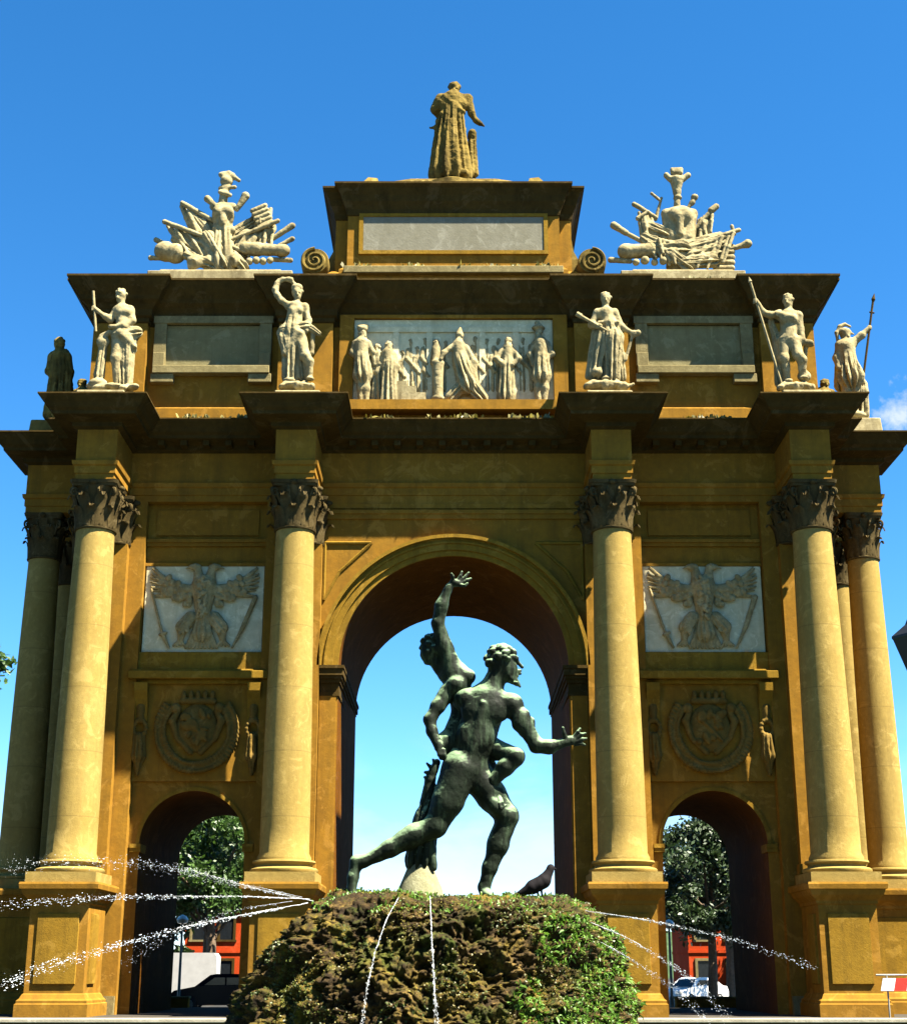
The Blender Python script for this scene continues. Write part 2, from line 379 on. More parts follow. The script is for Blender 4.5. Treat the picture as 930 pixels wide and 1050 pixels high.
def surface_nets(Fd, lo, h):
    s = Fd < 0; nx, ny, nz = Fd.shape
    def c(a, i, j, k): return a[i:nx-1+i, j:ny-1+j, k:nz-1+k]
    cnt = np.zeros((nx-1, ny-1, nz-1), np.int8)
    for i in (0, 1):
        for j in (0, 1):
            for k in (0, 1): cnt += c(s, i, j, k)
    act = (cnt > 0) & (cnt < 8)
    I = np.argwhere(act); idx = np.full(act.shape, -1, np.int64); idx[act] = np.arange(len(I))
    acc = np.zeros((len(I), 3)); m = np.zeros(len(I))
    cor = [(i, j, k) for i in (0, 1) for j in (0, 1) for k in (0, 1)]
    val = {q: Fd[I[:, 0]+q[0], I[:, 1]+q[1], I[:, 2]+q[2]].astype(float) for q in cor}
    for a in cor:
        for ax in range(3):
            if a[ax] == 0:
                b = list(a); b[ax] = 1; b = tuple(b)
                fa, fb = val[a], val[b]; cr = (fa < 0) != (fb < 0)
                t = np.where(cr, fa/np.where(cr, fa-fb, 1), 0)
                p = np.tile(np.array(a, float), (len(I), 1)); p[:, ax] = t
                acc[cr] += p[cr]; m[cr] += 1
    V = lo+h*(I+acc/m[:, None])
    Qs = []
    for ax in range(3):
        u, w = [(1, 2), (2, 0), (0, 1)][ax]
        sl0 = [slice(1, -1)]*3; sl1 = [slice(1, -1)]*3; sl0[ax] = slice(0, -1); sl1[ax] = slice(1, None)
        A = s[tuple(sl0)]; B = s[tuple(sl1)]
        E = np.argwhere(A != B); fl = A[A != B]
        base = E.copy(); base[:, u] += 1; base[:, w] += 1
        def g(du, dw):
            q = base.copy(); q[:, u] -= du; q[:, w] -= dw; return idx[q[:, 0], q[:, 1], q[:, 2]]
        q = np.stack([g(1, 1), g(0, 1), g(0, 0), g(1, 0)], 1)
        q[~fl] = q[~fl][:, ::-1]; Qs.append(q)
    Q = np.concatenate(Qs); Q = Q[(Q >= 0).all(1)]
    return V, Q

class Fig(SDF):
    """sculpture traced on the photo at depth Y; all lengths in photo pixels, d is depth"""
    def __init__(s, Y, py, hpx=1.0):
        s.Y = Y; s.s = SC(py, Y); super().__init__(s.s*hpx); s.rs = random.Random(int(Y*100)+int(py))
    def P(s, x, y, d=0): return W(x, y, s.Y+d*s.s)
    def C(s, x1, y1, r1, x2, y2, r2, d1=0, d2=0, k=3, fold=None, sy=1.0):
        s.cone(s.P(x1, y1, d1), s.P(x2, y2, d2), r1*s.s, r2*s.s, k*s.s, (fold[0]*1.35*s.s, fold[1], fold[2]) if fold else None, sy)
    def E(s, x, y, rx, ry, rz, d=0, k=3, rot=0.0):
        s.ell(s.P(x, y, d), (rx*s.s, ry*s.s, rz*s.s), k*s.s, R(rot))
    def rock(s, x, y, rx, rd, rz, d=0):
        s.E(x, y+1, rx*0.86, rd, rz*0.8, d, 2)
        for i in range(9):
            t = -1+2*i/8; s.E(x+t*rx*0.85, y+s.rs.uniform(-1.2, 1.2), rx*s.rs.uniform(0.16, 0.3), rd*0.5, rz*s.rs.uniform(0.55, 1.15), d-s.rs.uniform(0, rd*0.6), 1.5, s.rs.uniform(-40, 40))
    def limb(s, pts, k=3):
        for a, b in zip(pts[:-1], pts[1:]):
            s.C(a[0], a[1], a[2], b[0], b[1], b[2], a[3] if len(a) > 3 else 0, b[3] if len(b) > 3 else 0, k)
    def head(s, x, y, r, face=0.0, d=0, hair=1.0):
        """face: -1 looks left, 0 at us, 1 looks right"""
        s.E(x, y, r*0.82, r*0.9, r, d, 1.5)
        fx = face*0.8*r; fd = -math.sqrt(max(0, 1-face*face))*0.85*r
        s.E(x+fx*0.45, y+r*0.55, r*0.5, r*0.5, r*0.55, d+fd*0.4, 1.2)
        s.C(x+fx*0.95, y-r*0.05, r*0.13, x+fx*1.2, y+r*0.3, r*0.17, d+fd*0.95, d+fd*1.2, 0.8)
        s.C(x+fx*0.9-r*0.3*(1-abs(face)), y-r*0.15, r*0.13, x+fx*0.9+r*0.3*(1-abs(face)), y-r*0.15, r*0.13, d+fd*0.9, d+fd*0.9, 0.8)
        if hair:
            for i in range(16):
                a = s.rs.uniform(0, 6.28); e = s.rs.uniform(0.1, 1.4)
                qx = math.cos(a)*math.cos(e); qd = math.sin(a)*math.cos(e)
                if qx*face-qd*(1-abs(face)) > 0.45 and e < 0.7: continue
                s.E(x+qx*r*0.8, y-math.sin(e)*r*0.9, r*0.3, r*0.3, r*0.3, d+qd*r*0.85, 0.8)
    def make(s, name, mat, parent=None, origin=None, noise=0.0, nscale=4.0, ymax=None):
        V, Q = s.mesh(noise, nscale, ymax=ymax); return np_obj(name, V, Q, mat, parent, origin)

# ================================================================== SETTING
g = MB(); g.box(-2500, 2500, -300, 5000, -1.95, -EYE); g.build('ground', M_grnd); tag(bpy.data.objects['ground'], 'grey asphalt ground reaching the horizon', kind='structure')
hv = []; hx = np.linspace(-1600, 1600, 161)
for j, (yy, k) in enumerate(((700, 0.0), (760, 0.55), (900, 0.9), (1200, 1.0), (1700, 0.9))):
    for i, x in enumerate(hx): hv.append((x, yy+40*math.sin(x*0.004+j), -1.7+k*(17+9*math.sin(x*0.006+1)+6*math.sin(x*0.017)+(3*math.sin(x*0.31+j*2)+2*math.sin(x*0.83+j) if k else 0))))
hq = [[j*161+i, j*161+i+1, (j+1)*161+i+1, (j+1)*161+i] for j in range(4) for i in range(160)]
o = np_obj('hills', np.array(hv), np.array(hq), stone('wooded_hills', (0.07, 0.12, 0.05), (0.05, 0.09, 0.04), (0.03, 0.05, 0.025), 0.5, bscale=0.2, patch=0.03), smooth=False); tag(o, 'low wooded hills on the horizon', kind='structure')
g = MB(); g.box(-26, 26, 47.5, 70.5, -1.645, -1.40); o = g.build('pavement', M_pave, bevel=0.02); tag(o, 'paved platform under the arch', kind='structure')
g = MB(); g.box(-20, 20, 5.4, 45.6, -1.644, -1.45); o = g.build('pool_water', M_pool); tag(o, 'dark water of the fountain pool', kind='structure')
rim_t = thing('pool_rim', (0, 45.6, -EYE), 'pale stone rim round the fountain pool in front of the arch', 'kerb')
for nm, a in (('rim_side', (-20.5, 20.5, 45.6, 46.1)), ('rim_side', (-20.5, 20.5, 4.9, 5.4)), ('rim_side', (-20.5, -20, 5.4, 45.6)), ('rim_side', (20, 20.5, 5.4, 45.6))):
    g = MB(); g.box(*a, -1.643, -1.34); wall_ = g.build(nm, M_corn, rim_t)
    g = MB(); g.box(a[0]-0.08, a[1]+0.08, a[2]-0.08, a[3]+0.08, -1.338, -1.22); g.build('coping', M_kerb, wall_, bevel=0.02)

# ================================================================== THE ARCH
YW, YB = 57.0, 65.6               # front and rear wall planes
XC = [-13.9, -6.15, 6.15, 13.9]   # front column axes
XS, YS = 17.0, [59.2, 63.6]      # side columns
GZ = -1.40
arch = thing('triumphal_arch', (0, YW, GZ), 'large ochre triumphal arch with Corinthian columns, three archways and statues on top', 'arch')

OPEN = [(-9.95, 2.0, 4.75, 1.95, 4.7), (0.0, 4.5, 11.5, 4.36, 11.22), (9.95, 2.0, 4.75, 1.95, 4.7)]
ZT = 18.3
RB, DB = 2.42, 0.44              # half width and depth of the recessed side bays
YBAY = YW+DB
def arch_face(mb, y, back=False):
    segs = []
    if back: segs = [(-15.1, -11.9, y), (-8.0, -4.36, y), (4.36, 8.0, y), (11.9, 15.1, y)]
    else: segs = [(-15.1, -9.95-RB, y), (-9.95-RB, -11.95, YBAY), (-7.95, -9.95+RB, YBAY), (-9.95+RB, -4.5, y), (4.5, 9.95-RB, y), (9.95-RB, 7.95, YBAY), (11.95, 9.95+RB, YBAY), (9.95+RB, 15.1, y)]
    for x0, x1, yy in segs: mb.poly([(x0, yy, GZ), (x1, yy, GZ), (x1, yy, ZT), (x0, yy, ZT)])
    for cx, r, zs, r2, zs2 in OPEN:
        rr, z = (r2, zs2) if back else (r, zs)
        yy = YBAY if (not back and r < 3) else y
        n = 40; pts = [(cx-rr*math.cos(math.pi*i/n), z+rr*math.sin(math.pi*i/n)) for i in range(n+1)]
        for a, b in zip(pts[:-1], pts[1:]): mb.poly([(a[0], yy, a[1]), (b[0], yy, b[1]), (b[0], yy, ZT), (a[0], yy, ZT)])
        if not back and r < 3:
            for s2 in (-1, 1): mb.poly([(cx+s2*RB, y, GZ), (cx+s2*RB, YBAY, GZ), (cx+s2*RB, YBAY, ZT), (cx+s2*RB, y, ZT)])
            mb.poly([(cx-RB, y, ZT+0.01), (cx+RB, y, ZT+0.01), (cx+RB, YBAY, ZT+0.01), (cx-RB, YBAY, ZT+0.01)])
wm = MB(); arch_face(wm, YW); arch_face(wm, YB, True)
for x in (-15.1, 15.1): wm.poly([(x, YW, GZ), (x, YB, GZ), (x, YB, ZT), (x, YW, ZT)])
wm.build('wall', M_wall, arch)
for cx, r, zs, r2, zs2 in OPEN:
    vm = MB(); n = 40
    def prof(rr, z): return [(cx-rr, GZ)]+[(cx-rr*math.cos(math.pi*i/n), z+rr*math.sin(math.pi*i/n)) for i in range(n+1)]+[(cx+rr, GZ)]
    a = prof(r, zs); b = prof(r2, zs2); st = [0, 0.12, 0.12001, 1]
    ys = YBAY if r < 3 else YW
    vs = [(p[0]+(q[0]-p[0])*t, ys+(YB-ys)*t, p[1]+(q[1]-p[1])*t) for t in (0, 0.25, 0.5, 0.75, 1) for p, q in zip(a, b)]
    m_ = len(a); fs = [(j*m_+i, j*m_+i+1, (j+1)*m_+i+1, (j+1)*m_+i) for j in range(4) for i in range(m_-1)]
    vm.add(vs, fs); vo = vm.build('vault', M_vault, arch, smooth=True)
# archivolt of the main archway and its imposts
def ring(mb, cx, zs, r0, r1, y0, y1, n=56):
    A = [math.pi*i/n for i in range(n+1)]
    for a, b in zip(A[:-1], A[1:]):
        def p(r, t, y): return (cx-r*math.cos(t), y, zs+r*math.sin(t))
        mb.poly([p(r0, a, y0), p(r0, b, y0), p(r1, b, y0), p(r1, a, y0)])
        mb.poly([p(r1, a, y0), p(r1, b, y0), p(r1, b, y1), p(r1, a, y1)])
        mb.poly([p(r0, a, y0), p(r0, b, y0), p(r0, b, y1), p(r0, a, y1)])
am = MB()
ring(am, 0, 11.5, 4.5, 4.72, YW-0.10, YW); ring(am, 0, 11.5, 4.72, 4.98, YW-0.20, YW); ring(am, 0, 11.5, 4.98, 5.06, YW-0.27, YW); ring(am, 0, 11.5, 5.06, 5.18, YW-0.22, YW); ring(am, 0, 11.5, 5.18, 5.32, YW-0.42, YW)
am.build('archivolt', M_trim, arch, smooth=True)
for sx in (-1, 1):
    im = MB()
    for (o0, z0, z1) in ((0.10, 10.35, 10.5), (0.06, 10.5, 10.85), (0.16, 10.85, 11.0), (0.26, 11.0, 11.12), (0.36, 11.12, 11.38), (0.42, 11.38, 11.5)):
        x0, x1 = sorted((sx*(4.5-o0*0.6), sx*5.22)); im.box(x0, x1, YW-o0, YB+o0, z0, z1)
    im.build('impost', M_corn, arch)
    pm = MB(); x0, x1 = sorted((sx*4.56, sx*5.2)); pm.box(x0, x1, YW-0.08, YW+0.001, GZ, 10.35)
    pm.build('pier_strip', M_wall, arch)
    sp = MB()                                           # spandrel panel edges
    tri = [(sx*5.15, 16.55), (sx*5.15, 14.2), (sx*4.55, 15.35), (sx*3.3, 16.55)]
    for i in range(4):
        a = tri[i]; b = tri[(i+1) % 4]; sp.tube([(a[0], YW-0.02, a[1]), (b[0], YW-0.02, b[1])], 0.07, 6)
    sp.build('spandrel_moulding', M_trim, arch)

# plan outline with the breaks over the columns (walked with the outside on the right)
HB, FR = 0.75, 0.78
def plan(d=0.0):
    p = [(-15.1, YW)]
    for x in XC: p += [(x-HB, YW), (x-HB, 55-FR), (x+HB, 55-FR), (x+HB, YW)]
    p.append((15.1, YW))
    for y in YS: p += [(15.1, y-HB), (XS+HB, y-HB), (XS+HB, y+HB), (15.1, y+HB)]
    p.append((15.1, YB))
    for x in reversed(XC): p += [(x+HB, YB), (x+HB, YB+2+FR), (x-HB, YB+2+FR), (x-HB, YB)]
    p.append((-15.1, YB))
    for y in reversed(YS): p += [(-15.1, y+HB), (-XS-HB, y+HB), (-XS-HB, y-HB), (-15.1, y-HB)]
    return p
PL = plan()
def capped(mb, path, off, o, z):
    mb.poly([(p[0]+q.x*o, p[1]+q.y*o, z) for p, q in zip(path, off)])
em = MB()
em.sweep(PL, [(-0.0, 18.3), (0.0, 18.56), (0.05, 18.57), (0.05, 18.86), (0.12, 18.9), (0.15, 19.06), (0.03, 19.08), (0.03, 20.36)])
for x in XC:
    em.box(x-HB+0.004, x+HB-0.004, 55-FR+0.004, YW, 18.3, 18.4); em.box(x-HB+0.004, x+HB-0.004, YB, YB+2+FR-0.004, 18.3, 18.4)
for sx in (-1, 1):
    for y in YS:
        x0, x1 = sorted((sx*15.1, sx*(XS+HB-0.004))); em.box(x0, x1, y-HB+0.004, y+HB-0.004, 18.3, 18.4)
em.build('entablature', M_wall, arch)
cm = MB()
off = cm.sweep(PL, [(0.03, 20.36), (0.22, 20.44), (0.22, 20.6), (0.30, 20.64), (0.86, 20.72), (0.88, 20.84), (1.0, 20.95), (1.10, 21.12), (1.30, 21.36), (1.35, 21.37), (1.35, 21.43)])
capped(cm, PL, off, 1.35, 21.43)
def mod_run(x0, x1, y, n, ax):
    for i in range(n):
        t = x0+(x1-x0)*(i+0.5)/n
        if ax == 'x': cm.box(t-0.13, t+0.13, y-0.72, y-0.26, 20.48, 20.70)
        else: cm.box(y+0.26*(1 if y > 0 else -1)-(0.46 if y < 0 else 0), y+0.26*(1 if y > 0 else -1)+(0.46 if y > 0 else 0), t-0.13, t+0.13, 20.48, 20.70)
for a, b in zip([-13.15, -5.4, 6.9], [-6.9, 5.4, 13.15]): mod_run(a+0.85, b-0.85, YW, max(3, int((b-a-1.7)/0.85)), 'x')
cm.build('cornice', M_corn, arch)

# columns, pedestals, pilasters
def capital_mb(r, h):
    m = MB(); m.lathe([(r*1.0, 0), (r*1.1, 0.02), (r*1.12, 0.07), (r*1.0, 0.11), (r*0.94, 0.13), (r*0.95, h*0.45), (r*1.05, h*0.7), (r*1.25, h*0.88)], n=24)
    def leaf(ang, z0, hh, w, out, rb):
        pts = [(0.0, 0.0, 1.0), (0.04, 0.3, 1.08), (0.09, 0.58, 1.0), (0.22, 0.82, 0.85), (0.42, 0.97, 0.65), (0.62, 0.98, 0.42), (0.72, 0.86, 0.2)]
        c, s_ = math.cos(ang), math.sin(ang); vs = []; fs = []
        for i, (o_, z_, ww) in enumerate(pts):
            for j, (q, dd) in enumerate(((-1, 0.10), (-0.55, -0.03), (0, 0.06), (0.55, -0.03), (1, 0.10))):
                lob = 1.0+(0.16 if i % 2 else -0.05) if abs(q) == 1 else 1.0
                rr = rb+o_*out+0.03+(0.07-dd)*0.5; tt = q*w*ww*0.5*lob
                vs.append((rr*c-tt*s_, rr*s_+tt*c, z0+z_*hh))
        for i in range(len(pts)-1):
            for j in range(4): fs.append((i*5+j, i*5+j+1, (i+1)*5+j+1, (i+1)*5+j))
        m.add(vs, fs)
    for i in range(8): leaf(2*math.pi*i/8, 0.10, h*0.42, r*0.74, r*0.64, r*0.96)
    for i in range(8): leaf(2*math.pi*(i+0.5)/8, 0.14, h*0.66, r*0.70, r*0.74, r*0.97)
    for i in range(4):
        a = math.pi/4+i*math.pi/2; c, s_ = math.cos(a), math.sin(a); pts = []; rad = []
        for q in range(6): t = q/5; pts.append((r*(1.02+0.42*t), h*(0.55+0.28*t))); rad.append(0.06)
        for q in range(22):
            th = math.pi*0.75-q*0.42; rr = 0.23*r*(1-q/26)*1.1
            pts.append((r*1.45+rr*math.cos(th), h*0.74+rr*math.sin(th))); rad.append(0.065*(1-q/40))
        m.tube([(p*c, p*s_, z) for p, z in pts], rad, 6)
        for sg in (-1, 1):                               # small inner helix
            a2 = i*math.pi/2+sg*0.24; c2, s2 = math.cos(a2), math.sin(a2)
            m.tube([(r*1.05*c2, r*1.05*s2, h*0.6), (r*1.15*c2, r*1.15*s2, h*0.76), (r*1.24*c2, r*1.24*s2, h*0.84), (r*1.3*c2, r*1.3*s2, h*0.78), (r*1.24*c2, r*1.24*s2, h*0.74)], 0.05, 6)
    A = []                                               # concave abacus
    for i in range(4):
        a0 = math.pi/4+i*math.pi/2; e0 = 1.62*r
        p0 = Vector((e0*math.cos(a0-0.07), e0*math.sin(a0-0.07))); p1 = Vector((e0*math.cos(a0+0.07), e0*math.sin(a0+0.07)))
        nx = Vector((e0*math.cos(a0+math.pi/2-0.07), e0*math.sin(a0+math.pi/2-0.07))); mid = (p1+nx)/2; mid = mid*0.88
        A += [p0, p1]
        for q in (0.2, 0.4, 0.6, 0.8): A.append(p1*(1-q)**2+mid*2*q*(1-q)+nx*q*q)
    n = len(A)
    for (z0, z1, s0, s1) in ((h*0.875, h*0.93, 0.94, 0.97), (h*0.932, h, 1.0, 1.04)):
        m.add([(p.x*s0, p.y*s0, z0) for p in A]+[(p.x*s1, p.y*s1, z1) for p in A], [tuple(range(n)), tuple(range(n, 2*n))]+[(i, (i+1) % n, n+(i+1) % n, n+i) for i in range(n)])
    for i in range(4):                                   # fleuron
        a = i*math.pi/2; q = SDF(0.03); m.lathe([(0.02, -0.12), (0.12, -0.07), (0.15, 0), (0.12, 0.07), (0.02, 0.12)], 1.22*r*math.cos(a), 1.22*r*math.sin(a), 8, cz=h*0.94)
    return m
def column_proto():
    sh = MB(); z0, z1, r0, r1 = 3.95, 16.37, 0.90, 0.735; prof = []
    prof += [(r0*1.08, z0), (r0*1.08, z0+0.08), (r0*1.0, z0+0.2)]
    for i in range(1, 13):
        t = i/12; prof.append((r0-(r0-r1)*(t**1.7), z0+0.2+(z1-z0-0.4)*t))
    prof += [(r1*1.02, z1-0.1), (r1*1.02, z1)]
    sh.lathe([(r, z-z0) for r, z in prof], n=48)
    o = sh.build('column', M_col, arch, origin=None, smooth=True)
    return o
# the first column is made at the arch origin offset, then moved into place
def put(o, parent, loc):
    o.parent = parent; o.location = Vector((loc[0], loc[1], loc[2]+EYE))-(WL[parent.name] if parent.name in WL else Vector((0, 0, 0)))
def raw(mb, name, mat, smooth=False, bevel=0.0, angle=35):
    """mesh data around its own origin"""
    me = bpy.data.meshes.new(name); me.from_pydata(mb.v, [], mb.f); me.validate()
    bm = bmesh.new(); bm.from_mesh(me)
    if bevel: bmesh.ops.bevel(bm, geom=[e for e in bm.edges if e.is_manifold and e.calc_face_angle(0) > 0.6], offset=bevel, segments=1, affect='EDGES', clamp_overlap=True)
    bmesh.ops.recalc_face_normals(bm, faces=bm.faces); bm.to_mesh(me); bm.free()
    if smooth:
        me.polygons.foreach_set('use_smooth', np.full(len(me.polygons), True)); me.set_sharp_from_angle(angle=R(angle))
    me.materials.append(mat); return me
sh = MB(); r0, r1, HS = 0.90, 0.735, 12.42
prof = [(r0*1.09, 0), (r0*1.09, 0.10), (r0*1.0, 0.26)]+[(r0-(r0-r1)*((i/14)**1.6), 0.26+(HS-0.45)*i/14) for i in range(1, 15)]+[(r1, HS-0.1), (r1*1.0, HS)]
sh.lathe(prof, n=48); ME_shaft = raw(sh, 'column', M_col, True, angle=50)
bs = MB(); bs.box(-1.25, 1.25, -1.25, 1.25, -0.82, -0.46)
bs.lathe([(1.20, -0.46), (1.24, -0.40), (1.24, -0.33), (1.18, -0.28), (1.06, -0.26), (1.03, -0.20), (1.06, -0.14), (1.11, -0.13), (1.15, -0.08), (1.13, -0.02), (1.0, 0.0)], n=48)
ME_base = raw(bs, 'column_base', M_col, True, angle=40)
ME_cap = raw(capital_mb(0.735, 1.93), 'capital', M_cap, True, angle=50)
def add_column(x, y, rot=0.0):
    c = bpy.data.objects.new('column', ME_shaft); COL.objects.link(c); put(c, arch, (x, y, 3.95)); c.rotation_euler.z = rot
    WL[c.name] = Vector((x, y, 3.95+EYE))
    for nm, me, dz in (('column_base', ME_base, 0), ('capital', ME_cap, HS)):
        k = bpy.data.objects.new(nm, me); COL.objects.link(k); k.parent = c; k.location = (0, 0, dz)
    return c
def ped_parts(hx, hy):
    """pedestal body about its centre axis, half sizes hx, hy"""
    m = MB()
    def sq(e, z0, z1): m.box(-hx-e, hx+e, -hy-e, hy+e, z0, z1)
    path = [(-hx, -hy), (hx, -hy), (hx, hy), (-hx, hy)]
    m.sweep(path, [(0.24, GZ), (0.24, -0.98), (0.19, -0.95), (0.19, -0.86), (0.12, -0.80), (0.05, -0.66), (0.0, -0.62), (0.0, 2.36), (0.05, 2.40), (0.05, 2.50), (0.14, 2.60), (0.24, 2.70), (0.30, 2.88), (0.36, 2.90), (0.38, 3.06), (0.36, 3.13)])
    m.poly([(-hx-0.36, -hy-0.36, 3.13), (hx+0.36, -hy-0.36, 3.13), (hx+0.36, hy+0.36, 3.13), (-hx-0.36, hy+0.36, 3.13)])
    return m
def ped_panel(w, z0, z1):
    """raised field with a bevelled edge, facing -y"""
    m = MB(); e = 0.07
    a = [(-w, 0, z0), (w, 0, z0), (w, 0, z1), (-w, 0, z1)]; b = [(-w+0.02, -e, z0+0.02), (w-0.02, -e, z0+0.02), (w-0.02, -e, z1-0.02), (-w+0.02, -e, z1-0.02)]
    m.add(a+b, [(4, 5, 6, 7), (0, 1, 5, 4), (1, 2, 6, 5), (2, 3, 7, 6), (3, 0, 4, 7)]); return m
ME_pf = raw(ped_parts(1.03, 1.30), 'pedestal', M_wall); ME_ps = raw(ped_parts(1.30, 1.03), 'pedestal', M_wall)
ME_pan = raw(ped_panel(0.74, -0.32, 2.08), 'pedestal_panel', M_trim)
ME_pan2 = raw(ped_panel(0.5, -0.32, 2.08), 'pedestal_panel', M_trim)
def add_ped(x, y, me, sides):
    p = bpy.data.objects.new('pedestal', me); COL.objects.link(p); put(p, arch, (x, y, 0))
    for (dx, dy, rz, m2) in sides:
        k = bpy.data.objects.new('pedestal_panel', m2); COL.objects.link(k); k.parent = p; k.location = (dx, dy, 0); k.rotation_euler.z = rz
PI = math.pi
for x in XC:
    add_column(x, 55.0); add_ped(x, 55.27, ME_pf, [(0, -1.30, 0, ME_pan), (1.03, -0.35, PI/2, ME_pan2), (-1.03, -0.35, -PI/2, ME_pan2)])
    pl = MB(); pl.box(x-0.92, x+0.92, YW-0.42, YW, 3.95, 16.40); pl.box(x-1.1, x+1.1, YW-0.6, YW, 3.13, 3.55); pl.box(x-1.0, x+1.0, YW-0.52, YW, 3.55, 3.95)
    pl.build('pilaster', M_wall, arch)
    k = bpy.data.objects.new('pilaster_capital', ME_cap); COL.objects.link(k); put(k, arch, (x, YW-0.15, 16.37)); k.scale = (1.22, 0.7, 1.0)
    add_column(x, YB+2); add_ped(x, YB+1.73, ME_pf, [(0, 1.30, PI, ME_pan)])
for sx in (-1, 1):
    for y in YS:
        add_column(sx*XS, y).scale = (0.86, 0.86, 1.0); add_ped(sx*(XS-0.27), y, ME_ps, [(0.0, -1.03, 0, ME_pan), (sx*1.30, 0, sx*PI/2, ME_pan2)])
        pl = MB(); x0, x1 = sorted((sx*15.1, sx*15.52)); pl.box(x0, x1, y-0.92, y+0.92, 3.13, 16.40); pl.build('pilaster', M_wall, arch)
        k = bpy.data.objects.new('pilaster_capital', ME_cap); COL.objects.link(k); put(k, arch, (sx*15.25, y, 16.37)); k.scale = (0.7, 1.22, 1.0)
# base course along the wall between the pedestals
for a, b in ((-15.1, -12.4), (-7.5, -4.55), (4.55, 7.5), (12.4, 15.1)):
    bc = MB(); bc.box(a, b, YW-0.22, YW, GZ, -0.98); bc.box(a, b, YW-0.14, YW, -0.98, -0.75)
    bc.build('base_course', M_plinth, arch)

# side bays
def wreath_mesh():
    q = SDF(0.032)
    for i in range(46):
        a = R(-128)+R(256)*i/45; c = (math.sin(a)*1.42, 0, -math.cos(a)*1.45)
        for sg in (-1, 1):
            b = (c[0]*(1+0.10*sg)+math.cos(a)*0.0, -0.10, c[2]*(1+0.10*sg)); rot = -a
            q.ell(b, (0.14, 0.11, 0.085), 0.02, rot+sg*0.5)
    pts = [(math.sin(R(-128)+R(256)*i/30)*1.42, -0.02, -math.cos(R(-128)+R(256)*i/30)*1.45) for i in range(31)]
    for a, b in zip(pts[:-1], pts[1:]): q.cone(a, b, 0.12, 0.12, 0.03)
    return q
def shield_mesh(v):
    q = SDF(0.032); r_ = random.Random(v)
    q.ell((0, 0.05, 0.1), (0.8, 0.28, 0.95), 0.05)
    for sg in (-1, 1):
        q.cone((sg*0.75, -0.05, 0.75), (sg*0.95, -0.1, 0.35), 0.12, 0.15, 0.04); q.cone((sg*0.95, -0.1, 0.35), (sg*0.75, -0.08, -0.3), 0.15, 0.1, 0.04)
        q.cone((sg*0.75, -0.08, -0.3), (sg*0.2, -0.05, -0.85), 0.1, 0.12, 0.04); q.ell((sg*0.85, -0.12, 0.85), (0.2, 0.15, 0.2), 0.04)
    q.cone((-0.6, -0.05, 1.15), (0.6, -0.05, 1.15), 0.13, 0.13, 0.05)
    for i in range(5): q.ell((-0.56+0.28*i, -0.1, 1.38), (0.1, 0.1, 0.17), 0.04)
    for i in range(14): q.ell((r_.uniform(-0.5, 0.5), -0.24, r_.uniform(-0.5, 0.7)), (r_.uniform(0.06, 0.2), 0.09, r_.uniform(0.06, 0.26)), 0.05, r_.uniform(-1, 1))
    q.cone((-0.45, -0.22, 0.5), (0.4, -0.22, -0.4), 0.07, 0.07, 0.04)
    return q
def drop_mesh():
    q = SDF(0.035)
    q.cone((0, 0, 0), (0, 0, -0.5), 0.20, 0.16, 0.06)
    for i in range(12):
        a = 2*PI*i/12; q.ell((0.24*math.cos(a), -0.08, -0.85+0.34*math.sin(a)), (0.10, 0.10, 0.10), 0.04)
    q.cone((0, -0.05, -1.2), (0, -0.05, -1.9), 0.22, 0.26, 0.05, (0.05, 7, 0.4)); q.cone((0, -0.05, -1.9), (0, -0.05, -2.6), 0.24, 0.05, 0.05, (0.04, 7, 0.2))
    return q
Vw, Qw = wreath_mesh().mesh(0.012, 6); ME_wreath = np_mesh('wreath', Vw, Qw, M_wrea)
ME_sh = []
for v in (1, 2):
    V_, Q_ = shield_mesh(v).mesh(0.01, 6); ME_sh.append(np_mesh('shield', V_, Q_, M_wrea))
V_, Q_ = drop_mesh().mesh(0.012, 6); ME_drop = np_mesh('festoon', V_, Q_, M_wrea)
